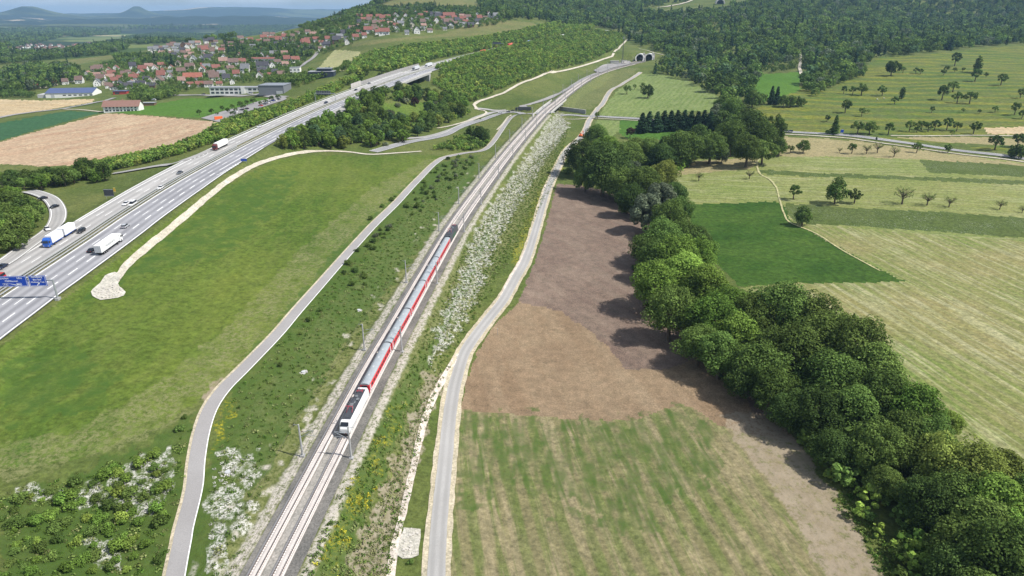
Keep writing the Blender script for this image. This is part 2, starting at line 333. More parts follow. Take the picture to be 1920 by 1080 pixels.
def field_mat(name, c1, c2, c3=None, big=.012, fine=.9, st=None, st2=None, bump=.5, speck=None, far=False):
    """c1/c2 patches, c3 fine flecks, st = (angle, spacing, colour, amount)"""
    q = NT(name); f = q.rng(q.noise(big, 5, rough=.6), .38, .62); c = q.mix(f, c1, c2)
    if st:
        c = q.mix(q.math('MULTIPLY', stripes(q, st[0], st[1], (.35, .75), .12), st[3]), c, st[2])
        s2 = q.rng(q.noise(1.0, 4, (1.5/st[1], .018/st[1]*3, 1), st[0], rough=.65), .50, .60); c = q.mix(q.math('MULTIPLY', s2, min(1, st[3]*1.35)), c, st2 or st[2])
        s3 = q.rng(q.noise(1.0, 3, (4.0/st[1], .05/st[1], 1), st[0], rough=.6), .56, .64); c = q.mix(q.math('MULTIPLY', s3, st[3]*.8), c, c1)
    m_ = q.noise(.09, 6, rough=.65); c = q.mix(q.rng(m_, .35, .68, 0, .5), c, c3 or c2)
    fn = q.noise(fine, 6, rough=.75); c = q.mix(1.0, c, q.mix(q.rng(fn, .3, .72), (.52, .53, .5), (1.48, 1.46, 1.4)), 'MULTIPLY')
    c = q.mix(1.0, c, q.mix(q.rng(q.noise(.33, 4, rough=.7), .32, .68), (.80, .82, .80), (1.2, 1.18, 1.15)), 'MULTIPLY')
    if speck: c = q.mix(q.math('MULTIPLY', q.rng(q.noise(speck[1], 3, rough=.8), speck[2], speck[2]+.06), q.rng(q.noise(.05, 3), .4, .6)), c, speck[0])
    d = q.attr('dry'); c = q.mix(q.math('MULTIPLY', q.math('SQRT', d), q.rng(q.noise(.8, 6, rough=.85), .44, .58)), c, (.185, .185, .085))
    c = q.mix(q.math('MULTIPLY', q.attr('bare'), q.rng(q.noise(.5, 5, rough=.8), .35, .5)), c, q.mix(q.rng(q.noise(.25, 5, rough=.7), .35, .65), (.215, .175, .12), (.29, .24, .175)))
    c = q.mix(q.math('MULTIPLY', q.attr('lush'), q.rng(q.noise(.2, 5, rough=.8), .2, .6)), c, (.046, .092, .016))
    c = q.mix(q.math('MULTIPLY', q.attr('yellow'), q.rng(q.noise(1.1, 5, rough=.8), .48, .6)), c, (.34, .30, .02))
    c = q.mix(q.math('MULTIPLY', q.attr('flower'), q.rng(q.noise(1.6, 6, rough=.85), .45, .56)), c, (.52, .51, .47))
    c = q.mix(q.math('MULTIPLY', q.attr('stony'), q.rng(q.noise(1.0, 6, rough=.85), .40, .54)), c, (.46, .42, .37))
    hb = q.math('ADD', fn, q.math('MULTIPLY', m_, 2.0)); q.bump(hb, bump, .5); return q.done(c)
# ------------------------------------------------------------------ the land: one sheet, divided into its fields
GRASS1, GRASS2 = (.062, .098, .024), (.105, .135, .040)
M_ground = field_mat('rough_grass', (.078, .108, .028), (.125, .140, .045), (.058, .09, .020), big=.02, fine=.8, bump=.8)
M_meadow = field_mat('meadow_grass', (.050, .094, .014), (.108, .138, .026), (.078, .118, .020), big=.016, fine=.6, st=(R(-10), 13, (.098, .132, .026), .3), st2=(.125, .150, .040), bump=.6)
REG = [   # name, photo outline, material
 ('meadow', [(-300, 900), (-300, 760), (0, 650), (118, 562), (232, 478), (345, 392), (430, 345), (515, 300), (600, 290), (700, 294), (790, 290), (832, 292), (810, 308), (755, 362), (690, 430), (560, 578), (440, 690), (400, 730), (300, 800), (150, 862), (0, 880)], M_meadow),
 ('ploughed_field', [(-120, 316), (-120, 300), (0, 266), (100, 238), (200, 212), (300, 219), (415, 229), (370, 256), (325, 275), (225, 295), (165, 306), (95, 312), (30, 309), (0, 308)],
  field_mat('soil_pale', (.335, .225, .155), (.39, .285, .20), (.30, .20, .14), big=.008, fine=.5, st=(R(27), 26, (.42, .33, .235), .6), bump=.25)),
 ('crop_field', [(-140, 262), (-120, 250), (0, 231), (100, 212), (130, 208), (190, 211), (95, 236), (0, 264), (-120, 298)], field_mat('crop_green', (.030, .085, .035), (.038, .098, .045), big=.01, fine=.4, bump=.3)),
 ('stubble_field', [(-140, 200), (0, 186), (60, 188), (177, 186), (172, 192), (100, 204), (0, 219), (-140, 240)], field_mat('stubble', (.36, .275, .165), (.40, .31, .20), big=.01, fine=.4, st=(R(-70), 20, (.44, .36, .24), .5), bump=.2)),
 ('grass_field', [(215, 211), (290, 196), (353, 184), (508, 184), (480, 194), (430, 204), (377, 221), (300, 217)], field_mat('grass_bright', (.055, .130, .014), (.070, .145, .020), big=.01, fine=.4, bump=.3)),
 ('hay_field', [(597, 128), (627, 93), (677, 97), (665, 112), (647, 132), (620, 138)], field_mat('hay', (.28, .27, .14), (.24, .26, .12), big=.02, fine=.4, st=(R(20), 8, (.42, .38, .22), .5), bump=.2)),
 ('hay_field', [(560, 60), (600, 55), (640, 52), (660, 60), (600, 68)], MATS['hay']),
 ('hill_pasture', [(698, 18), (718, -6), (820, -40), (900, -30), (895, 14), (850, 17), (780, 10), (740, 14)], field_mat('pasture', (.10, .125, .04), (.15, .145, .06), big=.02, fine=.3, bump=.4)),
 ('hill_pasture', [(880, 45), (940, 38), (1000, 42), (1010, 50), (940, 62), (860, 68), (780, 72), (660, 88), (655, 78), (760, 70), (830, 64)], MATS['pasture']),
 ('hill_pasture', [(0, 130), (100, 118), (230, 100), (235, 106), (150, 120), (60, 138), (0, 148), (-120, 160), (-120, 140)], MATS['pasture']),
 ('earth_field', [(1044, 345), (1088, 347), (1135, 358), (1175, 372), (1215, 400), (1230, 500), (1270, 560), (1330, 640), (1400, 715), (1450, 775), (1420, 790), (1375, 700), (1300, 672), (1255, 692), (1172, 694), (1152, 662), (1108, 622), (1048, 583), (972, 566), (1000, 500), (1022, 430)],
  field_mat('soil_dark', (.150, .108, .090), (.185, .138, .114), (.125, .092, .080), big=.03, fine=2.0, st=(R(-30), 9, (.20, .155, .128), .28), st2=(.235, .185, .150), bump=.5)),
 ('earth_field', [(972, 566), (1048, 583), (1108, 622), (1152, 662), (1172, 694), (1255, 692), (1300, 672), (1375, 700), (1420, 790), (1450, 775), (1495, 830), (1350, 800), (1300, 763), (1272, 757), (1195, 788), (1060, 785), (960, 776), (865, 768), (872, 720), (895, 660), (925, 612)],
  field_mat('soil_tan', (.200, .142, .094), (.240, .178, .120), (.165, .115, .078), big=.03, fine=2.0, st=(R(-14), 11, (.275, .21, .145), .3), bump=.45)),
 ('striped_field', [(865, 768), (960, 776), (1060, 785), (1195, 788), (1272, 757), (1300, 763), (1350, 800), (1495, 830), (1560, 930), (1600, 985), (1650, 1090), (1700, 1300), (830, 1300), (838, 1080), (846, 930)],
  field_mat('young_grass', (.088, .122, .032), (.140, .150, .060), (.185, .165, .095), big=.02, fine=.8, st=(R(-9), 5.2, (.185, .155, .092), .70), st2=(.235, .20, .125), bump=.6)),
 ('mown_field', [(1205, 318), (1290, 298), (1440, 285), (1480, 262), (1925, 300), (2200, 318), (2200, 1300), (2000, 1060), (1900, 900), (1700, 700), (1560, 575), (1400, 535), (1285, 385), (1240, 340)],
  field_mat('mown_grass', (.145, .185, .050), (.190, .198, .068), (.120, .165, .042), big=.012, fine=.8, st=(R(-77), 4.5, (.215, .215, .105), .5), st2=(.29, .29, .165), bump=.4)),
 ('tan_field', [(1205, 320), (1213, 310), (1260, 306), (1430, 293), (1408, 316), (1263, 329), (1222, 330)], field_mat('dry_hay', (.265, .215, .125), (.225, .205, .105), big=.02, fine=.8, st=(R(-77), 5, (.30, .26, .15), .5), bump=.3)),
 ('tan_field', [(1470, 256), (1607, 264), (1735, 283), (1815, 292), (1925, 309), (2150, 340), (2150, 352), (1925, 316), (1735, 299), (1600, 294), (1430, 293), (1465, 282)], MATS['dry_hay']),
 ('lower_mown_field', [(1385, 540), (1500, 530), (1700, 528), (1640, 500), (1500, 424), (1518, 420), (1650, 432), (1785, 443), (1925, 452), (2200, 480), (2200, 1300), (1900, 1000), (1560, 600)],
  field_mat('mown_tan', (.125, .172, .044), (.215, .190, .088), (.165, .175, .060), big=.02, fine=.8, st=(R(-9), 4.2, (.225, .205, .11), .55), st2=(.32, .31, .19), bump=.4)),
 ('green_field', [(1285, 383), (1380, 381), (1455, 377), (1474, 390), (1480, 410), (1492, 420), (1560, 456), (1640, 500), (1698, 528), (1620, 530), (1500, 530), (1388, 538), (1330, 480), (1300, 430)],
  field_mat('clover', (.027, .068, .009), (.058, .105, .018), (.030, .070, .010), big=.03, fine=.5, bump=.5, speck=((.3, .33, .25), 2.5, .70))),
 ('grass_strip', [(1471, 381), (1600, 390), (1750, 397), (1925, 408), (2200, 430), (2200, 480), (1925, 447), (1785, 436), (1607, 424), (1518, 420), (1489, 416), (1476, 398)],
  field_mat('tall_grass', (.070, .100, .024), (.085, .110, .034), (.055, .085, .02), big=.02, fine=.8, bump=.9, speck=((.4, .42, .36), 1.4, .60))),
 ('grass_strip', [(1421, 318), (1550, 325), (1745, 332), (1925, 339), (2200, 360), (2200, 372), (1925, 347), (1696, 337), (1489, 330), (1428, 326)], MATS['tall_grass']),
 ('grass_strip', [(1723, 300), (1800, 303), (1925, 311), (2200, 334), (2200, 352), (1925, 332), (1744, 324)], MATS['tall_grass']),
 ('orchard_meadow', [(1418, 205), (1500, 162), (1600, 148), (1630, 120), (1640, 108), (1700, 106), (1780, 98), (1850, 91), (1925, 84), (2300, 60), (2300, 320), (1925, 290), (1815, 276), (1640, 260), (1470, 245), (1440, 232)],
  field_mat('orchard_grass', (.056, .110, .016), (.120, .138, .026), (.098, .095, .055), big=.008, fine=.3, st=(R(-80), 30, (.20, .205, .020), .55), st2=(.06, .11, .020), bump=.7)),
 ('stubble_field', [(1844, 240), (1925, 238), (2100, 238), (2100, 254), (1925, 252), (1852, 251)], MATS['stubble']),
 ('stubble_field', [(1672, 258), (1800, 256), (1925, 260), (2100, 262), (2100, 282), (1925, 275), (1760, 266)], MATS['dry_hay']),
 ('mown_meadow', [(1123, 216), (1140, 190), (1157, 171), (1200, 138), (1240, 140), (1285, 149), (1330, 172), (1380, 200), (1345, 212), (1300, 208), (1190, 220)],
  field_mat('fresh_mown', (.125, .175, .052), (.150, .19, .062), (.105, .155, .045), big=.01, fine=.4, st=(R(20), 6, (.19, .225, .095), .5), bump=.3)),
 ('mown_meadow', [(1104, 252), (1119, 226), (1162, 226), (1162, 244), (1140, 262), (1110, 262)], MATS['fresh_mown']),
 ('lawn', [(1162, 226), (1200, 226), (1330, 240), (1330, 262), (1180, 262), (1162, 250)], field_mat('lawn_green', (.048, .115, .018), (.06, .13, .02), big=.02, fine=.4, bump=.3)),
 ('orchard_meadow', [(1395, 150), (1415, 140), (1500, 135), (1500, 170), (1420, 195), (1400, 180)], MATS['grass_bright']),
 ('clearing', [(703, 205), (722, 192), (760, 195), (812, 190), (820, 205), (800, 222), (770, 228), (720, 224)], field_mat('clearing_grass', (.060, .115, .018), (.10, .14, .03), big=.03, fine=.5, bump=.6)),
]
px_, py_ = project(GX, GY, GZ)
wob = np.clip(np.hypot(GX, GY)/400, .3, 1.0)
wx = vnoise(GX, GY, 23, 3)*1.0/wob; wy = vnoise(GX, GY, 19, 4)*.8/wob
fpx = (px_[:-1, :-1]+px_[1:, :-1]+px_[:-1, 1:]+px_[1:, 1:])/4+wx[:-1, :-1]; fpy = (py_[:-1, :-1]+py_[1:, :-1]+py_[:-1, 1:]+py_[1:, 1:])/4+wy[:-1, :-1]
FR = np.exp((_LL[:-1, :-1]+_LL[1:, 1:])/2); RID = np.zeros(fpx.shape, int)
for i, (nm, poly, m_) in enumerate(REG):
    lim = 2600 if nm != 'hill_pasture' else 3200
    RID[inpoly(fpx, fpy, poly)&(FR < lim)&(FR > 60)] = i+1
faz = np.degrees(np.arctan2(GX, GY))[:-1, :-1]
RID[(RID == 0)&(FR > 1900)&(faz < -11)] = len(REG)+1          # the plain
RID[(FR > 6800)] = len(REG)+2                                # the hills beyond it
# growth and wear on the land, as vertex values
def soft(poly, s=1.0): return inpoly(px_+wx*s, py_+wy*s, poly).astype(float)
AT = {k: np.zeros(px_.shape) for k in ('dry', 'bare', 'lush', 'yellow', 'flower', 'stony')}
def paint(k, v, *polys, s=3.0):
    for p in polys: AT[k] = np.maximum(AT[k], soft(p, s)*v)
nn = np.clip(vnoise(GX, GY, 22, 8)*.5+.6, 0, 1); nf = np.clip(vnoise(GX, GY, 9, 9)*.9+.75, 0, 1)
paint('dry', .75, [(0, 905), (0, 835), (150, 800), (300, 720), (420, 620), (560, 470), (700, 350), (800, 300), (830, 300), (700, 420), (560, 580), (430, 705), (385, 760), (250, 830), (100, 880)])
paint('dry', .7, [(400, 1090), (430, 900), (470, 760), (600, 600), (720, 450), (850, 310), (890, 300), (850, 400), (740, 560), (600, 760), (500, 930), (440, 1090)], s=4)
AT['dry'] *= np.clip(vnoise(GX, GY, 30, 2)*.6+.7, 0, 1)
paint('bare', .9, [(370, 770), (392, 725), (425, 708), (415, 735), (385, 780)], [(1345, 775), (1440, 770), (1500, 835), (1570, 935), (1625, 1020), (1665, 1100), (1560, 1100), (1480, 960), (1400, 850)], s=2.5)
paint('lush', .9, [(0, 800), (0, 690), (120, 640), (230, 700), (180, 770)], [(120, 600), (240, 520), (420, 480), (520, 400), (560, 320), (480, 320), (300, 450), (140, 570)], s=5)
AT['lush'] = np.clip(AT['lush']*nn*1.25, 0, 1)
paint('lush', .85, [(860, 775), (1060, 785), (1190, 792), (1270, 758), (1330, 800), (1360, 880), (1270, 930), (1190, 1000), (1080, 960), (960, 900), (850, 960)], s=9)
lm = (px_ > 840)&(py_ > 740)&(px_ < 1700); rot = GX*math.cos(.05)-GY*math.sin(.05)*0; AT['lush'] = np.where(lm, AT['lush']*np.clip(.55+.6*vnoise(rot*1.0, GY*.12, 6.5, 21)+.35*vnoise(GX, GY, 15, 22), 0, 1), AT['lush'])
paint('lush', .8, [(330, 1100), (380, 880), (440, 700), (620, 480), (800, 310), (900, 290), (870, 370), (640, 650), (430, 1000), (390, 1100)], [(0, 1100), (0, 940), (170, 880), (330, 800), (370, 760), (340, 1000), (320, 1100)], s=4)
paint('lush', .8, [(600, 1000), (640, 920), (740, 740), (830, 600), (905, 440), (940, 380), (930, 420), (880, 530), (800, 690), (740, 830), (690, 960), (640, 1090), (590, 1090)], s=3)
paint('flower', 1, [(30, 935), (20, 918), (140, 922), (270, 860), (320, 832), (332, 860), (310, 935), (250, 985), (200, 960), (110, 945)], [(165, 1060), (165, 1010), (230, 1010), (215, 1080)], [(405, 880), (412, 845), (480, 852), (482, 905), (440, 900)], [(385, 970), (400, 920), (470, 915), (480, 960), (440, 1015), (400, 1010)], [(395, 1080), (410, 1010), (440, 1010), (430, 1080)], s=5)
emb = [(803, 692), (838, 655), (890, 560), (925, 470), (1000, 335), (1068, 235), (1046, 209), (1022, 238), (985, 295), (935, 365), (895, 425), (878, 470), (865, 520), (845, 560), (815, 630)]
paint('flower', .95, emb, s=5); AT['flower'] *= np.clip(nf*1.25, 0, 1)
paint('yellow', .9, [(590, 1090), (625, 960), (690, 850), (740, 760), (760, 760), (700, 880), (660, 1000), (620, 1090)], [(960, 470), (1010, 360), (1060, 270), (1066, 290), (1015, 400), (970, 520)], [(395, 850), (405, 780), (430, 740), (440, 760), (420, 830)], s=5)
AT['yellow'] *= nn
paint('bare', .7, [(640, 1090), (690, 980), (770, 800), (800, 700), (830, 690), (812, 770), (760, 930), (720, 1090)], s=4)
paint('stony', 1, [(640, 1090), (690, 980), (770, 800), (800, 700), (830, 690), (812, 770), (760, 930), (720, 1090)], s=4); AT['stony'] *= .22*nf
paint('dry', .55, [(560, 1090), (700, 800), (860, 480), (1000, 270), (1046, 205), (1070, 230), (1000, 370), (900, 560), (780, 760), (640, 1090)], [(1055, 180), (1090, 155), (1170, 128), (1200, 126), (1170, 150), (1130, 185), (1105, 205), (1060, 208)], s=4)
# gravel strips beside the tracks
dR, iR = sd_poly(RAIL[::2], GX[(FR.shape[0] > 0)*0:].ravel() if False else GX.ravel(), GY.ravel()); dR = dR.reshape(GX.shape)
st_l = np.exp(-((dR+6.9+vnoise(GX, GY, 14, 11)*.35)/(1.5))**6)*(GY < 640)*(GY > 20); st_r = np.exp(-((dR-7.6-vnoise(GX, GY, 11, 12)*.3)/(1.35))**6)*(GY < 640)*(GY > 20)
AT['stony'] = np.maximum(AT['stony'], np.maximum(st_l, st_r)); pat = np.clip(vnoise(GX, GY, 17, 13)-.8, 0, 1)*3*(np.abs(dR+12) < 4)*(GY < 420)*(GY > 20)
AT['stony'] = np.maximum(AT['stony'], np.clip(pat, 0, .9))
for k in ('flower', 'dry', 'yellow', 'lush', 'bare'): AT[k] = AT[k]*(1-np.clip(AT['stony'], 0, 1)*(np.abs(dR) < 14))
# colours of the far plain: patchwork of woods, crops and hay
q = NT('plain_land'); vo = q.n('TexVoronoi'); vo.inputs['Scale'].default_value = 1/420; mp = q.n('Mapping'); mp.inputs['Scale'].default_value = (.55, 1, 0); q.L(q.tc, mp.inputs[0]); q.L(mp.outputs[0], vo.inputs[0])
sx = q.n('SeparateColor'); q.L(vo.outputs['Color'], sx.inputs[0])
c = q.mix(q.rng(sx.outputs[0], .3, .32), (.05, .085, .022), (.12, .15, .045)); c = q.mix(q.rng(sx.outputs[1], .70, .72), c, (.32, .29, .16)); c = q.mix(q.rng(sx.outputs[2], .85, .87), c, (.07, .13, .03))
wd = q.rng(q.noise(1/900, 6, (.6, 1, 1), 0, rough=.62), .50, .53); c = q.mix(wd, c, (.022, .042, .016)); q.done(c)
q = NT('far_hills'); n1 = q.noise(1/2300, 7, (.8, 1.2, 1), 0, rough=.65); c = q.mix(q.rng(n1, .52, .58), (.014, .028, .014), (.08, .10, .04)); n2 = q.noise(1/1400, 6, (.7, 1.4, 1), .3, rough=.6)
c = q.mix(q.rng(n2, .61, .64), c, (.36, .30, .2)); q.done(c)
names = ['ground']+[r_[0] for r_ in REG]+['plain', 'far_hills']; mats_ = [M_ground]+[r_[2] for r_ in REG]+[MATS['plain_land'], MATS['far_hills']]
idx = np.arange(NR*NA).reshape(NR, NA)
Q = np.stack([idx[:-1, :-1], idx[:-1, 1:], idx[1:, 1:], idx[1:, :-1]], -1)
VV = np.stack([GX, GY, GZ], -1).reshape(-1, 3)
for i, (nm, m_) in enumerate(zip(names, mats_)):
    F = Q[RID == i]
    if not len(F): print('empty region', i, nm); continue
    u_, inv = np.unique(F.ravel(), return_inverse=True)
    me = np_mesh(nm, VV[u_], inv.reshape(F.shape), m_, {k: v.ravel()[u_] for k, v in AT.items()} if i <= len(REG) else None, smooth=True)
    obj(nm, me, kind='structure')
# ------------------------------------------------------------------ roads, paths and their markings
def zfun_ground(off): return lambda x, y: G(x, y)+off+.00045*np.hypot(x, y)
def ribbon(name, C, offs, zf, material, kind='structure', parent=None, lbl=None):
    """C centre line (n,2+), offs list of lateral offsets (left negative) or per-point array (n,k)"""
    C = np.asarray(C, float)[:, :2]; T = np.gradient(C, axis=0); T /= np.hypot(T[:, 0], T[:, 1])[:, None]; N_ = np.stack([T[:, 1], -T[:, 0]], 1)
    O = np.asarray(offs, float); O = np.broadcast_to(O, (len(C), O.shape[-1]))
    P = C[:, None]+N_[:, None]*O[..., None]; z = zf(P[..., 0].ravel(), P[..., 1].ravel()).reshape(P.shape[:2]) if callable(zf) else np.broadcast_to(zf, P.shape[:2])
    V = np.concatenate([P, z[..., None]], -1).reshape(-1, 3); k = O.shape[1]; id_ = np.arange(len(C)*k).reshape(len(C), k)
    F = np.stack([id_[:-1, :-1], id_[:-1, 1:], id_[1:, 1:], id_[1:, :-1]], -1).reshape(-1, 4)
    s_ = np.r_[0, np.cumsum(np.hypot(*np.diff(C, axis=0).T))]
    me = np_mesh(name, V, F, material, {'across': O.ravel(), 'along': np.repeat(s_, k)})
    o = obj(name, me, parent)
    if kind: o['kind'] = kind
    if lbl: o['label'] = lbl
    return o
def asphalt(name, c, c2, streak=None, joint=None):
    q = NT(name); a = q.attr('across'); al = q.attr('along')
    col = q.mix(q.rng(q.noise(.06, 5, rough=.6), .35, .65), c, c2); fn = q.noise(3.5, 5, rough=.75); col = q.mix(1.0, col, q.mix(q.rng(fn, .3, .7), (.86, .86, .86), (1.12, 1.12, 1.12)), 'MULTIPLY')
    if streak:      # tyre-darkened wheel paths of the lanes
        lo, w_, col2 = streak; t = q.math('FRACT', q.math('DIVIDE', q.math('SUBTRACT', a, lo), w_)); t = q.math('ABSOLUTE', q.math('SUBTRACT', t, .5))
        col = q.mix(q.math('MULTIPLY', q.rng(t, .38, .12), q.rng(q.noise(.02, 4), .3, .7, .3, .9)), col, col2)
    if joint:
        t = q.math('FRACT', q.math('DIVIDE', al, joint)); col = q.mix(q.math('MULTIPLY', q.rng(t, .02, .0), .35), col, (.12, .12, .12))
        pt = q.rng(q.noise(.09, 2, (1.2, .25, 1), 0), .66, .67); col = q.mix(q.math('MULTIPLY', pt, .6), col, (.42, .41, .40))
    q.b.inputs['Roughness'].default_value = .85; return q.done(col)
def px_line(px, step=2.0, grow=.006): P = U([p[0] for p in px], [p[1] for p in px]); return resample(P, step, grow)
M_gravelpath = field_mat('gravel_pale', (.44, .40, .34), (.50, .47, .42), (.38, .35, .30), big=.1, fine=1.6, bump=.4)
M_cream = field_mat('shoulder_gravel', (.40, .35, .27), (.46, .41, .33), (.34, .30, .22), big=.1, fine=1.6, bump=.4)
M_whitegravel = field_mat('gravel_white', (.42, .40, .37), (.54, .52, .49), (.38, .36, .32), big=.3, fine=1.6, bump=.7)
M_lane = asphalt('lane_asphalt', (.25, .24, .235), (.29, .28, .275)); M_lane2 = asphalt('lane_asphalt_grey', (.30, .292, .28), (.35, .342, .33), (-1.9, 1.9, (.24, .235, .225)))
M_road = asphalt('road_asphalt', (.22, .22, .225), (.28, .28, .28)); M_white = mat('road_paint', (.78, .78, .76), .6)
def path(name, px, w_, m_, off=.10, step=2.0, grow=.006, lim=None):
    C = px_line(px, step, grow)
    if lim: C = C[:, :2]
    k = max(3, int(w_/1.2)|1); off_ = np.broadcast_to(np.linspace(-w_/2, w_/2, k), (len(C), k)).copy(); jr = .06 if m_ in (M_lane2, M_lane, M_road) else (.12 if w_ < 2.2 else .22)
    off_[:, 0] += jr*RNG.uniform(-1, 1, len(C)); off_[:, -1] += jr*RNG.uniform(-1, 1, len(C))
    return C, ribbon(name, C, off_, zfun_ground(off), m_)
FARMPX = [(812, 1250), (818, 1080), (824, 976), (835, 865), (842, 791), (850, 735), (858, 702), (872, 660), (900, 619), (922, 591), (944, 563), (967, 522), (987, 485), (1007, 422), (1023, 367), (1034, 339), (1047, 311), (1062, 283), (1086, 261), (1098, 244), (1105, 226), (1112, 217), (1120, 206), (1130, 195), (1140, 177), (1160, 162), (1180, 150), (1201, 136)]
path('gravel_verge', FARMPX, 6.2, M_cream, .05); FARM, _ = path('farm_road', FARMPX, 3.8, M_lane2, .11)
CYCPX = [(300, 1250), (330, 1080), (343, 1013), (347, 990), (365, 917), (370, 865), (380, 810), (396, 765), (422, 728), (459, 691), (520, 628), (560, 581), (640, 490), (735, 390), (787, 335), (822, 302), (840, 294), (875, 287), (900, 284), (915, 277), (930, 260), (947, 235), (962, 219), (972, 215), (1010, 213)]
CYC = px_line(CYCPX)
ribbon('gravel_verge', CYC, [-2.6, -2.0, -1.0], zfun_ground(.05), M_cream); ribbon('cycle_path', CYC, np.linspace(-1.9, 1.8, 5), zfun_ground(.11), M_lane)
ribbon('path_edge_line', CYC, [1.62, 1.85], zfun_ground(.15), M_white)
_, _o = path('gravel_track', [(208, 540), (222, 520), (245, 492), (300, 445), (360, 395), (400, 362), (440, 332), (490, 306), (550, 289), (600, 284), (650, 285), (695, 290), (750, 287), (790, 284)], 3.0, M_gravelpath)
def blob(name, poly, m_, off, kind='structure', group=None):
    P = U([p[0] for p in poly], [p[1] for p in poly]); C = resample(np.vstack([P, P[:1]]), 1.5, .004)[:-1, :2]; ctr = C.mean(0); C = ctr+(C-ctr)*(1+(RNG.uniform(-.055, .055, len(C)) if m_ is M_whitegravel else 0*C[:, 0]))[:, None]
    ks = np.linspace(0, 1, 9); V = np.concatenate([ctr+(C-ctr)*k for k in ks]); V = V*(1) ; z = G(V[:, 0], V[:, 1])+off+.00045*np.hypot(V[:, 0], V[:, 1]); n_ = len(C)
    id_ = np.arange(len(V)).reshape(9, n_); nx = np.roll(id_, -1, 1); F = np.stack([id_[:-1], nx[:-1], nx[1:], id_[1:]], -1).reshape(-1, 4)
    o = obj(name, np_mesh(name, np.c_[V, z], F, m_)); o['kind'] = kind; return o
blob('gravel_heap_ground', [(170, 549), (186, 532), (205, 512), (226, 512), (222, 535), (235, 547), (222, 559), (184, 562)], M_whitegravel, .14)
_, _ = path('drain_channel', [(728, 1250), (733, 1080), (743, 1013), (761, 939), (778, 865), (796, 791), (818, 735), (850, 680), (862, 664), (900, 612), (936, 565), (958, 522), (978, 488), (1000, 440), (1013, 400), (1020, 360), (1023, 348)], 1.7, field_mat('channel_stone', (.50, .44, .41), (.56, .50, .47), (.42, .37, .34), big=.2, fine=1.4, bump=.3), .09)
blob('riprap_patch', [(757, 991), (788, 992), (786, 1020), (784, 1044), (765, 1046), (745, 1047), (750, 1015)], M_whitegravel, .12)
SRPX = [(700, 285), (735, 275), (770, 266), (800, 261), (837, 252), (860, 240), (899, 227), (930, 216), (969, 211), (1007, 213), (1060, 216), (1094, 218), (1126, 219), (1160, 221), (1195, 223), (1280, 230), (1400, 240), (1470, 247), (1540, 251), (1607, 256), (1696, 268), (1815, 285), (1925, 299), (2150, 330)]
SR, _ = path('main_road', SRPX, 7.2, M_road, .12)
sig = zfun_ground(.20)
ribbon('road_markings', SR, [-3.25, -3.05], sig, M_white); ribbon('road_markings', SR, [3.05, 3.25], sig, M_white)
_, _ = path('slip_road', [(762, 260), (800, 257), (840, 246), (870, 233), (899, 219), (925, 211), (950, 210)], 5.5, M_lane2, .10)
_, _ = path('side_road', [(893, 204), (910, 205), (935, 208), (965, 210)], 6.0, M_lane2, .10)
_, _ = path('light_path', [(893, 206), (893, 202), (889, 197), (900, 190), (929, 180), (960, 166), (1047, 135), (1100, 122), (1130, 112), (1155, 95), (1167, 84), (1178, 74)], 3.4, M_gravelpath, .25)
_, _ = path('light_path', [(820, 241), (850, 235), (878, 227), (902, 219), (912, 212), (908, 208), (895, 206)], 2.4, M_gravelpath, .14)
_, _ = path('light_path', [(932, 244), (945, 230), (958, 216)], 1.8, M_gravelpath, .12)
_, _ = path('light_path', [(1062, 224), (1085, 224), (1110, 222), (1150, 224), (1200, 227)], 2.0, M_gravelpath, .12)
_, _ = path('light_path', [(1198, 92), (1222, 98), (1244, 103)], 2.6, M_gravelpath, .3)
_, _ = path('access_road', [(975, 204), (985, 200), (1007, 192), (1035, 182), (1072, 162), (1095, 148), (1118, 138)], 5.5, M_lane, .25)
_, _ = path('cycle_path', [(1466, 252), (1540, 256), (1607, 262), (1726, 279), (1820, 292), (1925, 305), (2150, 338)], 2.6, M_gravelpath, .14)
_, _ = path('farm_track', [(1670, 255), (1780, 255), (1925, 256), (2100, 258)], 2.6, M_gravelpath, .14)
_, _ = path('farm_track', [(1456, 352), (1462, 375), (1470, 400), (1482, 418), (1530, 438), (1580, 470), (1650, 508)], .9, field_mat('track_grass', (.33, .33, .16), (.4, .38, .22), fine=.8), .05)
_, _ = path('farm_track', [(1430, 290), (1420, 305), (1424, 325), (1445, 338), (1456, 352)], 1.2, MATS['track_grass'], .05)
_, _ = path('village_road', [(-100, 240), (0, 221), (60, 211), (120, 204), (172, 194), (195, 190), (215, 184)], 6, M_lane, .14)
_, _ = path('village_road', [(120, 205), (160, 207), (190, 210), (210, 210)], 3, M_gravelpath, .12)
_, _ = path('village_road', [(280, 186), (310, 181), (342, 179), (405, 180), (460, 180), (509, 181), (535, 183)], 8, M_lane, .16)
_, _ = path('village_road', [(560, 127), (575, 117), (590, 106), (597, 97)], 7, M_lane, .3)
blob('car_park', [(377, 222), (400, 215), (430, 206), (455, 200), (480, 192), (505, 186), (530, 183), (536, 187), (500, 199), (470, 208), (440, 218), (417, 229), (395, 226)], M_lane, .14)
blob('forecourt', [(1113, 133), (1130, 123), (1150, 120), (1168, 118), (1180, 115), (1180, 121), (1150, 128), (1125, 137)], M_lane, .5)
_, _ = path('forest_track', [(1232, 15), (1250, 13), (1272, 9), (1300, 0), (1320, -8)], 9, M_gravelpath, .6)
_, _ = path('forest_track', [(1500, 100), (1501, 115), (1499, 128), (1502, 140)], 4, M_gravelpath, .5)
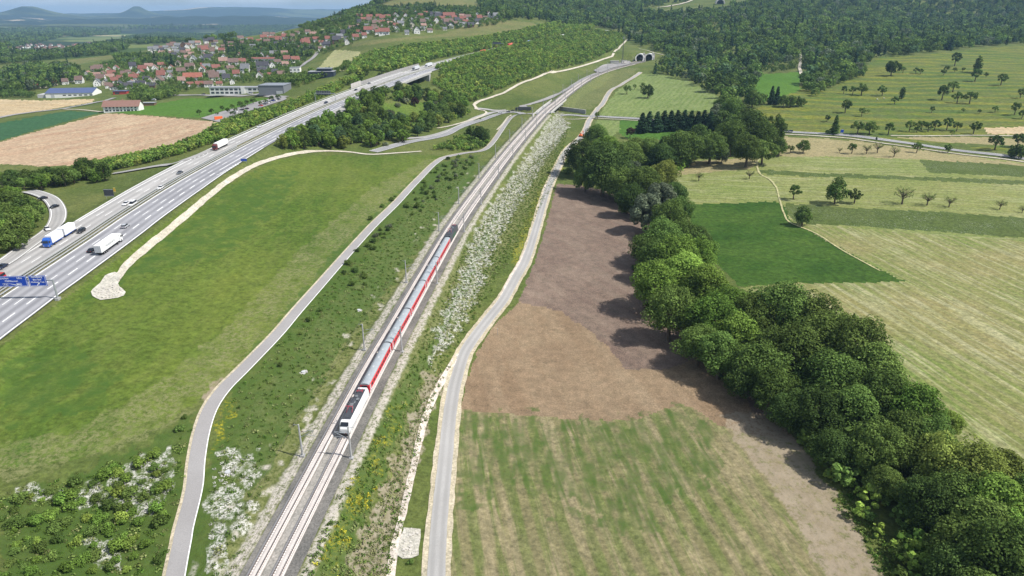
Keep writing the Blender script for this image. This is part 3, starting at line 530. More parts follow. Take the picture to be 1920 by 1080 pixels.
# the motorway: two carriageways on their own grade
mzf = lambda off: (lambda x, y: MZ(sd_y(x, y))+off)
_MWs = MW[::2]
def sd_y(x, y):
    d, ix = sd_poly(_MWs, x, y); return np.interp(ix, np.arange(len(_MWs)), _MWs[:, 1])
widr = np.interp(MW[:, 1], [0, 330, 430], [20.2, 20.2, 16.6]); widl = np.interp(MW[:, 1], [0, 230, 275, 380, 480], [19.5, 18.0, 15.6, 17.0, 14.6])
fr = np.array([0, .15, .3, .45, .6, .75, .9, 1.0])
Mconc = asphalt('carriageway_concrete', (.335, .325, .315), (.385, .375, .36), (-14.2, 3.75, (.235, .23, .225)), 5.0); Masp = asphalt('carriageway_asphalt', (.27, .27, .285), (.33, .33, .345), (2.6, 3.75, (.165, .165, .178)))
ribbon('motorway_carriageway', MW, -2.2-(widl-2.2)[:, None]*fr[::-1], mzf(0.0), Mconc); ribbon('motorway_carriageway', MW, 2.2+(widr-2.2)[:, None]*fr, mzf(0.0), Masp)
M_median = field_mat('median_gravel', (.16, .15, .09), (.24, .22, .14), (.07, .09, .03), big=.2, fine=1.5, bump=.6)
ribbon('motorway_median', MW, [-2.2, -.8, .8, 2.2], mzf(-.04), M_median)
def dashes(name, C, off, zf, w_=.2, dash=6, gap=12, y0=0, y1=1e9):
    s = np.r_[0, np.cumsum(np.hypot(*np.diff(C[:, :2], axis=0).T))]; V = []; F = []; t = 0
    while t < s[-1]-dash:
        y_ = np.interp(t, s, C[:, 1])
        if y0 <= y_ <= y1:
            e = []
            for tt in (t, t+dash):
                i = np.interp(tt, s, np.arange(len(C))); p, d, n_ = frame_at(C, i); ww = w_/2*(1+y_/900)
                e += [p[:2]+n_[:2]*(off-ww), p[:2]+n_[:2]*(off+ww)]
            k = len(V); V += e; F.append((k, k+1, k+3, k+2))
        t += dash+gap
    V = np.array(V); z = zf(V[:, 0], V[:, 1]); o = obj(name, np_mesh(name, np.c_[V, z], F, M_white)); o['kind'] = 'structure'
for off in (-6.2, -9.95): dashes('lane_markings', MW, off, mzf(.03), .22)
for off in (6.3, 10.05): dashes('lane_markings', MW, off, mzf(.03), .22)
dashes('lane_markings', MW, 13.8, mzf(.03), .34, 6, 6, 0, 360)
def line(off, w_=.2, y0=0, y1=1e9, P=MW):
    k = (P[:, 1] >= y0)&(P[:, 1] <= y1); ww = w_/2*(1+P[k][:, 1]/900); o_ = off[k] if hasattr(off, '__len__') else np.full(k.sum(), off)
    ribbon('lane_markings', P[k], np.stack([o_-ww, o_+ww], 1), mzf(.03), M_white)
line(-2.75, .3); line(2.75, .3); line(-13.7, .3, 0, 255); line(-13.7, .3, 275, 900); line(13.8, .3, 360, 1600); line(widr-.5, .35, 0, 420); line(-(widl-.5), .3, 275, 1600)
# merge hatching beside the right carriageway
for (a0, a1, y0, y1) in ((14.2, 19.5, 400, 452), (14.2, 19.0, 300, 338)):
    pass
def hatch(pts, n, wid=.7):
    P = U([p[0] for p in pts], [p[1] for p in pts]); V = []; F = []
    for k in range(n):
        t = k/(n-1); a = P[0]*(1-t)+P[1]*t; b = P[3]*(1-t)+P[2]*t; d = (P[1]-P[0])/np.linalg.norm(P[1]-P[0])*wid; q_ = len(V)
        V += [a, a+d, b+d*2.2, b+d*1.2]; F.append((q_, q_+1, q_+2, q_+3))
    V = np.array(V); V[:, 2] = G(V[:, 0], V[:, 1])+.62; o = obj('hatch_markings', np_mesh('hatch_markings', V, F, M_white)); o['kind'] = 'structure'
hatch([(608, 217), (650, 199), (647, 202), (611, 220)], 11, 1.1); hatch([(405, 331), (440, 311), (444, 312), (420, 327)], 7, 1.4); hatch([(355, 303), (388, 290), (384, 289), (356, 300)], 5, 1.6)
RAMP = px_line([(-180, 600), (-90, 552), (-20, 512), (20, 488), (55, 462), (85, 442), (104, 425), (111, 405), (107, 388), (95, 374), (75, 365), (55, 360)], 2.0, .004)
mzr = lambda off: (lambda x, y: np.maximum(G(x, y)+off+.0005*np.hypot(x, y), G(x, y)+off))
ribbon('ramp_road', RAMP, np.linspace(-3.6, 3.2, 6), mzr(.5), M_lane2); ribbon('lane_markings', RAMP, [-3.0, -2.7], mzr(.56), M_white); ribbon('lane_markings', RAMP, [2.5, 2.8], mzr(.56), M_white)
_, _ = path('ramp_road', [(212, 327), (260, 319), (300, 312), (340, 303), (372, 293), (400, 281)], 4.4, M_lane2, .5)
_, _ = path('ramp_road', [(598, 235), (610, 226), (622, 218), (638, 207), (655, 196), (675, 185)], 6, M_lane2, .5)
# ------------------------------------------------------------------ plants
def leaf_mat(name, painted=True, col=(.06, .1, .03), trans=.30):
    m = bpy.data.materials.new(name); m.use_nodes = True; t = m.node_tree; t.nodes.remove(t.nodes['Principled BSDF']); out = t.nodes['Material Output']; L = t.links.new
    oi = t.nodes.new('ShaderNodeObjectInfo'); ge = t.nodes.new('ShaderNodeNewGeometry'); at = t.nodes.new('ShaderNodeAttribute'); at.attribute_name = 'clump'
    hs = t.nodes.new('ShaderNodeHueSaturation'); 
    def rng(v, a, b):
        r_ = t.nodes.new('ShaderNodeMapRange'); r_.inputs[3].default_value = a; r_.inputs[4].default_value = b; L(v, r_.inputs[0]); return r_.outputs[0]
    def mul(a, b):
        x = t.nodes.new('ShaderNodeMath'); x.operation = 'MULTIPLY'; L(a, x.inputs[0]); L(b, x.inputs[1]); return x.outputs[0]
    if painted: L(oi.outputs['Color'], hs.inputs['Color'])
    else: hs.inputs['Color'].default_value = tuple(col)+(1,)
    L(rng(oi.outputs['Random'], .494, .514), hs.inputs['Hue'])
    w1 = t.nodes.new('ShaderNodeMath'); w1.operation = 'FRACT'; w0 = t.nodes.new('ShaderNodeMath'); w0.operation = 'MULTIPLY'; w0.inputs[1].default_value = 7.77; L(oi.outputs['Random'], w0.inputs[0]); L(w0.outputs[0], w1.inputs[0])
    L(mul(mul(rng(ge.outputs['Random Per Island'], .6, 1.4), rng(w1.outputs[0], .72, 1.3)), rng(at.outputs['Fac'], .78, 1.22)), hs.inputs['Value'])
    d = t.nodes.new('ShaderNodeBsdfDiffuse'); tr = t.nodes.new('ShaderNodeBsdfTranslucent'); mx = t.nodes.new('ShaderNodeMixShader'); mx.inputs[0].default_value = trans
    L(hs.outputs[0], d.inputs[0]); L(hs.outputs[0], tr.inputs[0]); L(d.outputs[0], mx.inputs[1]); L(tr.outputs[0], mx.inputs[2]); L(mx.outputs[0], out.inputs[0]); MATS[name] = m; return m
M_leaf = leaf_mat('leaves'); M_bark = mat('bark', (.11, .085, .06), .95, var=.3); M_blos = mat('blossom', (.62, .62, .52), .9, var=.15)
def leaves(rg, centers, radii, n, leaf, up=.25, flat=1.0, cl=None, elong=1.0):
    """leaf faces scattered over the shells of the clumps"""
    C = np.asarray(centers, float); Rr = np.asarray(radii, float); p = Rr**2; k = rg.choice(len(C), n, p=p/p.sum())
    d = rg.normal(size=(n, 3)); d[:, 2] += up; d /= np.linalg.norm(d, axis=1)[:, None]
    pos = C[k]+d*(Rr[k]*(.74+.34*rg.random(n)**.8))[:, None]*np.array([1, 1, flat])
    nm = d+rg.normal(size=(n, 3))*.42; nm[:, 2] += .25; nm /= np.linalg.norm(nm, axis=1)[:, None]
    a = np.cross(nm, rg.normal(size=(n, 3))); a /= np.linalg.norm(a, axis=1)[:, None]; b = np.cross(nm, a)
    s = leaf*(.6+.8*rg.random(n)); a *= (s*.5*elong)[:, None]; b *= (s*.5)[:, None]
    V = np.stack([pos-a, pos-b*.8+nm*.1*s[:, None], pos+a, pos+b*.8+nm*.1*s[:, None]], 1).reshape(-1, 3)
    F = np.arange(n*4).reshape(n, 4); cv = rg.random(len(C)) if cl is None else cl; return V, F, np.repeat(cv[k], 4)
def crown(name, seed, h, r, nb, n, leaf, z0=.22, shape='round', flat=.9, elong=1.0, material=None):
    rg = np.random.default_rng(seed); C = []; Rr = []
    lobes = rg.uniform(.78, 1.18, 8); 
    for i in range(nb):
        t = (i+.5)/nb; ph = i*2.39996+rg.uniform(-.4, .4)
        if shape == 'round':
            u = 1-1.75*t; rad = math.sqrt(max(0, 1-u*u)); q = lobes[int((ph/6.283*8))%8]*rg.uniform(.50, 1.04); z = h*(z0+(1-z0)*.5)+u*h*(1-z0)*.5*rg.uniform(.62, .86)
            C.append((math.cos(ph)*r*rad*q, math.sin(ph)*r*rad*q, z)); Rr.append(r*(.16+.26*rg.random()**1.3))
        elif shape == 'cone':
            zz = z0+(1-z0)*t*.97; rad = (1-(zz-z0)/(1-z0))**.8; q = rg.uniform(.35, .8); C.append((math.cos(ph)*r*rad*q, math.sin(ph)*r*rad*q, h*zz)); Rr.append(r*(.14+.34*rad))
        elif shape == 'column':
            zz = z0+(1-z0)*t*.92; rad = math.sin(min(1, (1-t)*1.6+.15)*1.57); q = rg.uniform(.2, .6); C.append((math.cos(ph)*r*rad*q, math.sin(ph)*r*rad*q, h*zz)); Rr.append(r*rg.uniform(.4, .6)*max(rad, .35))
        elif shape == 'bush':
            q = rg.uniform(.2, .75); C.append((math.cos(ph)*r*q, math.sin(ph)*r*q, h*rg.uniform(.25, .62)*(1.1-q*.5))); Rr.append(r*rg.uniform(.3, .48))
    V, F, c = leaves(rg, C, Rr, n, leaf, flat=flat, elong=elong); V[:, 2] = np.maximum(V[:, 2], .05)
    return np_mesh(name, V, F, material or M_leaf, {'clump': c})
def trunk(name, seed, h, r, limbs=5, top=.75, thick=.035, spread=.55):
    rg = random.Random(seed); m = MB(); lean = (rg.uniform(-.06, .06)*h, rg.uniform(-.06, .06)*h); mid = (lean[0]*.5, lean[1]*.5, h*.33); end = (lean[0], lean[1], h*top); t0 = h*thick
    m.tube((0, 0, -.3), mid, t0*1.25, t0*.8, 7); m.tube(mid, end, t0*.8, t0*.2, 6)
    for i in range(limbs):
        a = i*6.283/limbs+rg.uniform(-.5, .5); z = h*rg.uniform(.25, .5); k = r*spread*rg.uniform(.7, 1.1); m.tube((lean[0]*.5, lean[1]*.5, z), (math.cos(a)*k, math.sin(a)*k, z+h*rg.uniform(.15, .33)), t0*.45, t0*.12, 5)
    return m.mesh(name, M_bark)
def bare_crown(name, seed, h, r, n=26, nleaf=260, leaf=.3):
    rg = random.Random(seed); m = MB(); tips = []
    for i in range(n):
        a = i*2.4+rg.uniform(-.4, .4); z = h*rg.uniform(.35, .6); k = r*rg.uniform(.45, 1); e = (math.cos(a)*k, math.sin(a)*k, z+h*rg.uniform(.1, .42)); m.tube((0, 0, z*.9), e, .09*h/5, .03, 4, False)
        for j in range(3): b = a+rg.uniform(-1, 1); q = r*.35; f = (e[0]*.75+math.cos(b)*q, e[1]*.75+math.sin(b)*q, e[2]*.92+rg.uniform(0, .2)*h); m.tube((e[0]*.7, e[1]*.7, e[2]*.85), f, .03, .015, 3, False); tips.append(f)
    me = m.mesh(name+'_twigs', M_bark); r2 = np.random.default_rng(seed); V, F, c = leaves(r2, tips, [r*.16]*len(tips), nleaf, leaf)
    return me, np_mesh(name, V, F, M_leaf, {'clump': c})
PLANT = {}     # kind -> list of (crown mesh, trunk mesh, height, radius)
def reg(kind, L): PLANT[kind] = L
reg('big', [(crown('crown_big', 10+i, 15, 6.0, 62+5*i, 11500, .44, .10), trunk('trunk_big', i, 15, 6), 15, 6.0) for i in range(5)])
reg('willow', [(crown('crown_willow', 30+i, 11, 5.4, 26, 8500, .42, .12, flat=1.1, elong=1.7), trunk('trunk_willow', 30+i, 11, 5), 11, 5.4) for i in range(2)])
reg('mid', [(crown('crown_mid', 40+i, 9, 3.8, 30, 3000, .50, .05), trunk('trunk_mid', 40+i, 9, 3.5, 4), 9, 3.8) for i in range(5)])
reg('small', [(crown('crown_small', 50+i, 5.2, 2.3, 12, 900, .42, .28), trunk('trunk_small', 50+i, 5.2, 2.2, 4, .7, .045), 5.2, 2.3) for i in range(4)])
reg('cone', [(crown('crown_spruce', 60+i, 16, 3.6, 46, 2600, .62, .06, 'cone', .55, 1.6), trunk('trunk_spruce', 60+i, 16, 1, 0, .9, .02), 16, 3.6) for i in range(3)])
reg('column', [(crown('crown_column', 70+i, 8, 2.0, 14, 1100, .5, .08, 'column'), trunk('trunk_column', 70+i, 8, 1, 2), 8, 2.0) for i in range(2)])
reg('bush', [(crown('bush_leaves', 80+i, 3.0, 1.9, 9, 750, .36, 0, 'bush'), None, 3.0, 1.9) for i in range(4)])
GREENS = dict(deep=(.042, .066, .018), mid=(.060, .090, .022), bright=(.080, .125, .024), yellow=(.100, .120, .028), olive=(.066, .096, .024), grey=(.110, .135, .082), pale=(.13, .15, .085), copper=(.042, .022, .022), spruce=(.022, .042, .020), bluish=(.042, .068, .030), lime=(.11, .150, .03))
GREENS = {k: tuple(v*(1.86 if k not in ('copper', 'pale', 'grey') else 1.1) for v in q) for k, q in GREENS.items()}
TREES = []
PROTO_C = {}
def plant(kind, x, y, z, r, tint, name, label, cat, group=None, sy=None):
    L = PLANT[kind]; v = random.randrange(len(L)); cm, tm, h, r0 = L[v]; s = r/r0; sz = s*(sy or random.uniform(.9, 1.12))
    t = thing(name, label, cat, (x, y, z-.05), random.uniform(0, 6.28), group); t.scale = (s, s, sz)
    c = obj('crown' if tm else 'foliage', cm, t); g = GREENS[tint]; j = random.uniform(.88, 1.14); c.color = (g[0]*j, g[1]*j, g[2]*j, 1)
    if tm: obj('trunk', tm, t)
    TREES.append(t); return t
def crown_at(px, py, d, hr=2.4, frac=.6):
    """ground point of a crown seen centred at px,py with diameter d; returns x,y,z,r"""
    P = U([px], [py])[0]; r = 5.0
    for _ in range(5):
        h = r*hr; P = U([px], [py], h*frac)[0]; dep = P[1]*cp-(P[2]+h*frac-CZ)*sp; r = d/2*dep/FPX
    return P[0], P[1], P[2], r
# --- the tall belt of trees along the stream, each crown where it stands
belt = """1118 253 44 mid;1093 297 52 deep;1132 313 78 deep;1159 336 60 mid;1140 277 58 bright;1182 285 50 mid;1237 287 50 deep;1215 274 42 olive;1282 268 60 mid;1247 327 46 yellow;1209 345 60 mid;1184 372 48 deep;
1265 358 44 deep;1273 392 44 mid;1257 414 55 mid;1243 444 70 mid;1215 460 58 mid;1275 440 60 mid;1300 452 54 deep;1307 482 62 bright;1268 482 72 bright;1229 486 60 mid;
1227 534 78 bright;1281 506 88 bright;1322 540 84 bright;1258 588 78 mid;1336 596 88 bright;1370 572 78 bright;1312 640 72 mid;1382 624 88 bright;1351 662 76 mid;1468 588 104 olive;1413 610 80 mid;1429 682 96 mid;1390 706 66 deep;1487 650 108 olive;1448 728 78 mid;1480 768 66 deep;1524 600 92 olive;1545 640 100 olive;
1600 652 104 olive;1640 690 96 olive;1562 700 104 mid;1530 765 86 deep;1600 765 92 mid;1660 745 92 mid;1718 775 94 bright;1690 818 86 mid;1640 838 84 mid;1568 838 70 deep;1745 835 76 mid;1784 790 46 lime;1681 845 76 olive;1755 838 60 olive;
1662 905 62 olive;1773 880 92 yellow;1829 890 102 yellow;1880 890 84 yellow;1792 928 92 mid;1736 945 84 deep;1866 945 112 bright;1916 940 80 mid;1847 990 114 mid;1905 1000 108 bright;1810 1025 100 mid;1877 1055 120 mid;1792 1075 80 deep;1955 1050 116 mid;1960 950 96 mid;1850 1120 110 mid;1950 1150 120 deep;1780 1150 80 mid;
1333 272 50 mid;1372 256 52 mid;1408 240 58 deep;1430 254 48 mid;1453 240 36 mid;1403 279 48 olive;1432 280 40 olive;1462 272 28 mid;1247 285 40 mid;1192 275 42 olive;1347 206 26 pale;1340 222 30 grey;1357 228 36 deep;1372 206 42 mid;1363 193 38 mid;1400 215 32 mid;1380 230 40 mid;1412 184 26 olive;1315 250 30 mid;1300 262 34 deep""".replace('\n', '').split(';')
belt = [(float(a), float(b), float(c), d) for a, b, c, d in (q.split() for q in belt)]
P_ = [crown_at(a, b, c) for a, b, c, d in belt]; order = sorted(range(len(belt)), key=lambda i: P_[i][1]); rank = {i: k+1 for k, i in enumerate(order)}
ADJ = dict(deep='dark green', mid='green', bright='bright green', yellow='yellow-green', olive='olive green', grey='grey-green', pale='pale', copper='dark red', spruce='dark', bluish='blue-green', lime='light green')
for i, (a, b, c, d) in enumerate(belt):
    x, y, z, r = P_[i]; kind = 'big' if c > 40 else 'mid'
    plant(kind, x, y, z, r*1.1, d, 'broadleaf_tree', f'{ADJ[d]} broadleaf tree in the stream-side belt, {ordw(rank[i])} counted from the near end', 'tree', 'broadleaf trees in the belt along the stream', sy=random.uniform(.78, 1.08) if kind == 'big' else None)
for k, (a, b, c) in enumerate([(1237, 372, 66), (1212, 398, 66), (1184, 319, 42), (1618, 790, 56), (1355, 290, 26)]):
    x, y, z, r = crown_at(a, b, c, 2.0); lb = ['large silvery grey-green willow in the belt at the corner of the brown field', 'silvery willow leaning over the brown field beside the largest willow', 'small pale willow at the far end of the brown field', 'grey willow deep in the dark near part of the tree belt', 'low pale bushy willow at the edge of the tan hay field'][k]
    plant('willow', x, y, z, r, 'grey', 'willow_tree', lb, 'willow', 'willows in the belt')
low = [(1098, 343, 42), (1143, 352, 50), (1473, 757, 48), (1521, 812, 48), (1536, 840, 34), (1440, 735, 34), (1755, 1015, 46), (1699, 1034, 50), (1758, 1064, 42), (1699, 1000, 48), (1690, 1084, 60), (1176, 390, 26), (1196, 500, 26), (1222, 570, 26), (1065, 318, 20), (1078, 300, 26), (1165, 357, 40), (1500, 790, 40), (1410, 700, 34), (1345, 690, 30), (1240, 600, 30), (1720, 1085, 46)]
PL = sorted([crown_at(a, b, c, 1.7, .5)+(a,) for a, b, c in low], key=lambda q: q[1])
for k, (x, y, z, r, a) in enumerate(PL):
    plant('bush' if r < 4 else 'willow', x, y, z, r*1.1, random.choice(['mid', 'deep', 'olive']), 'shrub', f'leafy shrub at the field-side foot of the tree belt, {ordw(k+1)} from the near end', 'shrub', 'shrubs at the foot of the tree belt')
# --- spruces, copper tree, lone trees
for k, (a, b) in enumerate([(1205, 224), (1218, 221), (1233, 222), (1246, 220), (1259, 220), (1271, 219), (1284, 219), (1297, 220), (1309, 221), (1321, 219), (1333, 222)]):
    x, y, z, r = crown_at(a, b, 25, 4.2, .48); plant('cone', x, y, z, r*1.05, 'spruce', 'spruce_tree', f'tall dark spruce in the row behind the lawn, {ordw(k+1)} from the left end', 'spruce', 'spruces behind the lawn', sy=.66)
for k, (a, b, c) in enumerate([(1447, 183, 16), (1457, 184, 15), (1470, 187, 18), (1483, 187, 18), (1496, 186, 18), (1505, 188, 14)]):
    x, y, z, r = crown_at(a, b, c, 2.6); plant('cone' if k < 2 else 'mid', x, y, z, r, 'spruce' if k < 2 else 'olive', 'garden_tree', f'{"dark pointed" if k < 2 else "round green"} tree in the clump below the white lane, {ordw(k+1)} from left', 'tree', 'clump of trees below the lane')
def lone(a, b, c, tint, kind, name, label, cat='tree', group=None, hr=2.4, frac=.6):
    x, y, z, r = crown_at(a, b, c, hr, frac); return plant(kind, x, y, z, r*.97, tint, name, label, cat, group)
lone(1182, 247, 17, 'copper', 'small', 'copper_beech', 'round dark red-leaved tree standing on the lawn', 'copper tree')
lone(777, 188, 15, 'copper', 'mid', 'copper_tree', 'dark red-leaved tree in the wood beside the motorway', 'copper tree')
lone(1120, 215, 11, 'mid', 'small', 'crossroads_tree', 'single small green tree beside the crossroads')
for (a, b, c, t, kd), lb in zip([(1216, 167, 23, 'deep', 'mid'), (1176, 166, 14, 'mid', 'small'), (1190, 162, 8, 'olive', 'small'), (1206, 160, 12, 'olive', 'small')], ['largest dark tree on the mown meadow below the tunnel', 'round tree alone on the side of the mown meadow near the lane', 'smallest tree on the mown meadow below the tunnel', 'sparse olive tree right behind the largest tree on the mown meadow']):
    lone(a, b, c, t, kd, 'meadow_tree', lb, 'tree', 'trees on the mown meadow')
# --- fruit trees
def series(pts, group, lab, name='fruit_tree', cat='fruit tree', kinds=('small',), tints=('mid', 'deep', 'olive'), hr=2.2):
    for k, q in enumerate(sorted(pts)):
        a, b, c = q[:3]; kd = q[3] if len(q) > 3 else random.choice(kinds); lone(a, b, c, random.choice(tints), kd, name, lab.format(ordw(k+1)), cat, group, hr)
series([(1674, 124, 26, 'mid'), (1694, 130, 10), (1718, 131, 10), (1727, 132, 10), (1793, 110, 20), (1776, 128, 9), (1791, 130, 8), (1806, 129, 7), (1771, 134, 10), (1834, 124, 19, 'column'), (1831, 139, 20), (1880, 146, 20), (1850, 140, 8)], 'orchard trees high on the meadow', 'fruit tree in the top rows of the hillside meadow, {} from left')
series([(1789, 159, 20), (1769, 173, 22), (1797, 181, 18), (1821, 181, 20), (1618, 164, 22), (1600, 168, 14), (1583, 168, 12), (1656, 169, 16), (1692, 176, 13, 'column'), (1679, 186, 14)], 'orchard trees halfway up the meadow', 'fruit tree in the middle rows of the hillside meadow, {} from left')
series([(1587, 198, 20), (1617, 209, 14), (1628, 208, 7), (1552, 220, 12), (1748, 205, 10), (1807, 206, 7), (1837, 208, 8), (1867, 203, 11), (1905, 203, 18), (1918, 213, 14), (1915, 175, 14)], 'orchard trees low on the meadow', 'fruit tree on the lower hillside meadow, {} from left')
series([(1610, 238, 21), (1633, 235, 25, 'mid'), (1668, 239, 20), (1707, 235, 18), (1730, 232, 18), (1755, 232, 18), (1778, 231, 20), (1796, 236, 14), (1828, 238, 20), (1553, 242, 14, 'bush'), (1566, 240, 18, 'cone'), (1786, 247, 10), (1869, 264, 26), (1911, 261, 24), (1720, 240, 12), (1742, 238, 14)], 'orchard trees above the main road', 'fruit tree just above the main road, {} from left')
series([(1508, 272, 23, 'mid'), (1483, 279, 13), (1721, 275, 17), (1779, 278, 14), (1599, 276, 18)], 'leafy trees below the main road', 'leafy fruit tree on the tan strip below the main road, {} from left')
series([(1490, 358, 25), (1569, 358, 38, 'mid'), (1605, 364, 27), (1507, 402, 33, 'mid')], 'leafy trees among the mown fields', 'leafy round tree standing in the striped mown fields, {} from left', tints=('mid', 'deep'))
lone(1905, 284, 40, 'deep', 'bush', 'hedge_bush', 'wide dark bush at the roadside beside the main road', 'bush', None, 1.2, .5)
BARE = [(bare_crown('twigs', 200+i, 5.0, 2.5), trunk('trunk_bare', 200+i, 5, 2.4, 5, .6, .05)) for i in range(3)]
def bare(a, b, c, label):
    x, y, z, r = crown_at(a, b, c, 2.0); i = random.randrange(3); (tw, lf), tk = BARE[i]; s = r/2.4
    t = thing('sparse_fruit_tree', label, 'fruit tree', (x, y, z-.05), random.uniform(0, 6), 'sparse old fruit trees'); t.scale = (s, s, s)
    c_ = obj('crown', lf, t); c_.color = GREENS['olive']+(1,); obj('branches', tw, t); obj('trunk', tk, t)
for k, q in enumerate([(1575, 281, 9), (1626, 279, 16), (1647, 276, 18), (1678, 284, 17)]): bare(*q, f'sparse old fruit tree with thin crown below the road, {ordw(k+1)} from left')
for k, q in enumerate([(1311, 330, 15), (1406, 327, 15)]): bare(*q, ['leaning', 'taller'][k]+' nearly bare tree on the tan hay field, '+['nearer the belt', 'beside the track bend'][k])
for k, q in enumerate([(1695, 365, 30), (1741, 372, 22), (1782, 377, 19), (1877, 383, 17), (1918, 392, 12)]): bare(*q, f'sparse reddish fruit tree in the row across the mown field, {ordw(k+1)} from left')
for k, q in enumerate([(373, 210, 9), (395, 207, 10), (407, 212, 6), (416, 203, 9), (427, 206, 9), (435, 199, 9), (436, 211, 10), (442, 205, 9), (450, 195, 11), (456, 199, 9), (463, 191, 11), (474, 188, 11), (488, 193, 8), (498, 189, 9), (509, 184, 10), (521, 181, 9)]):
    lone(*q, 'deep', 'small', 'car_park_tree', f'small round tree standing at the car park, {ordw(k+1)} from left', 'tree', 'young trees at the car park', 2.2)
# --- scattered planting
def scatter(poly, spacing, n=99999, grow=0.0, seed=0, holes=()):
    """points on the ground inside a photo outline, at least spacing metres apart"""
    poly = np.asarray(poly, float); rg = np.random.default_rng(seed+5); W0 = U(poly[:, 0], np.maximum(poly[:, 1], -60)); keep = []
    x0, y0 = W0[:, :2].min(0)-20; x1, y1 = W0[:, :2].max(0)+20; cell = spacing; tries = int((x1-x0)*(y1-y0)/(spacing**2)*1.1)
    tries = min(tries, 400000)
    gx = np.arange(x0, x1, cell); gy = np.arange(y0, y1, cell); X, Y = np.meshgrid(gx, gy); X = X+rg.uniform(-.42, .42, X.shape)*cell; Y = Y+rg.uniform(-.42, .42, X.shape)*cell; X = X.ravel(); Y = Y.ravel()
    Z = G(X, Y); a, b = project(X, Y, Z); ok = inpoly(a, b, poly)
    for h in holes: ok &= ~inpoly(a, b, h)
    ok &= np.abs(np.degrees(np.arctan2(X, Y))) < 50
    P = np.stack([X, Y, Z], 1)[ok]
    if len(P):
        for L_, dmin in ((CYC, 2.9), (FARM, 3.4), (RAIL[::2], 8.6), (MW[::2], 20.5)):
            q = P[:, 1] < 1700; k_ = np.ones(len(P), bool); dd, _i = sd_poly(L_, P[q, 0], P[q, 1]); k_[np.where(q)[0]] = np.abs(dd) > (dmin if dmin < 20 else np.where((P[q, 1] > 800)&(dd > 0), 46.0, dmin)); P = P[k_]; rg.shuffle(P); return P[:n]
CLEAR = [(712, 203), (725, 190), (760, 193), (800, 190), (815, 203), (795, 224), (770, 230), (720, 226)]
wood1 = [(514, 292), (528, 275), (600, 237), (655, 205), (695, 180), (728, 168), (768, 180), (815, 184), (855, 198), (888, 212), (880, 222), (850, 230), (805, 248), (772, 262), (750, 270), (690, 277), (610, 281), (560, 286)]
P1 = scatter(wood1, 7.6, 125, seed=1, holes=[CLEAR])
P1 = P1[np.argsort(P1[:, 1])]
for k, p in enumerate(P1):
    plant('mid', p[0], p[1], p[2], random.uniform(3.6, 5.6), random.choice(['mid', 'mid', 'deep', 'bright', 'bright', 'yellow', 'bluish']), 'wood_tree', f'green tree in the wood between motorway and gravel track, {ordw(k+1)} by distance', 'tree', 'trees of the wood beside the motorway')
for k, (a, b, c) in enumerate([(731, 209, 20), (760, 186, 20), (813, 192, 18), (745, 195, 14), (722, 268, 14), (700, 270, 12), (758, 258, 14), (805, 215, 16)]):
    lone(a, b, c, 'pale', 'bush', 'blossom_shrub', f'pale blossoming hawthorn in the wood clearing, {ordw(k+1)} from left' if False else f'pale blossoming hawthorn shrub in the wood by the motorway, number {ordw(k+1)}', 'shrub', 'blossoming hawthorns in the wood', 1.6, .5)
for k, (a, b, c) in enumerate([(900, 246, 27), (883, 243, 20), (910, 254, 18)]): lone(a, b, c, 'deep', 'mid', 'roadside_tree', ['tallest dark tree beside the slip road', 'dark tree standing left of the tallest roadside tree', 'lower tree behind the tallest roadside tree'][k], 'tree', 'trees beside the slip road')
def bushes(poly, spacing, n, r0, r1, tints, name, lab, group, seed, kind='bush', cat='bush', holes=()):
    P = scatter(poly, spacing, n, seed=seed, holes=holes); P = P[np.argsort(P[:, 1])]
    for k, p in enumerate(P): plant(kind, p[0], p[1], p[2], random.uniform(r0, r1), random.choice(tints), name, lab.format(ordw(k+1)), cat, group)
    return len(P)
GM = ['mid', 'mid', 'deep', 'bright']
nb_ = 0
nb_ += bushes([(822, 283), (850, 262), (880, 250), (905, 255), (915, 270), (905, 281), (870, 283)], 6.5, 24, 1.8, 3.0, GM, 'slope_bush', 'green bush on the slope below the slip road, {} by distance', 'bushes below the slip road', 11)
nb_ += bushes([(0, 355), (0, 342), (60, 345), (100, 338), (160, 330), (205, 325), (213, 338), (150, 348), (80, 358)], 6.0, 34, 3.0, 4.4, GM, 'verge_bush', 'dense dark bush on the bank behind the ramp, {} by distance', 'bushes on the bank behind the ramp', 12, 'mid', 'tree')
nb_ += bushes([(-60, 640), (-60, 400), (0, 378), (40, 378), (72, 396), (86, 420), (70, 445), (40, 470), (0, 497)], 7.0, 44, 3.2, 5.0, GM+['olive'], 'ramp_tree', 'leafy tree inside the curve of the ramp, {} by distance', 'trees inside the ramp curve', 13, 'mid', 'tree')
hedge = [(160, 316), (225, 299), (325, 279), (372, 260), (415, 233), (440, 224), (480, 212), (520, 202), (560, 189), (585, 176), (600, 168), (640, 158), (645, 166), (600, 186), (560, 204), (520, 220), (470, 240), (420, 262), (370, 280), (300, 301), (225, 318), (190, 324)]
nb_ += bushes(hedge, 4.8, 90, 2.0, 3.1, ['mid', 'deep', 'bright', 'olive'], 'hedge_bush', 'bush in the long hedge beside the motorway, {} by distance', 'bushes of the motorway hedge', 14)
slope1 = [(622, 500), (640, 470), (700, 400), (760, 345), (800, 315), (850, 295), (895, 295), (880, 320), (850, 350), (815, 390), (760, 420), (700, 470), (690, 540), (640, 560)]
nb_ += bushes(slope1, 5.2, 80, .9, 2.0, ['olive', 'mid', 'deep', 'pale', 'olive'], 'slope_shrub', 'low shrub on the slope between cycle path and railway, {} by distance', 'shrubs on the slope above the railway', 15)
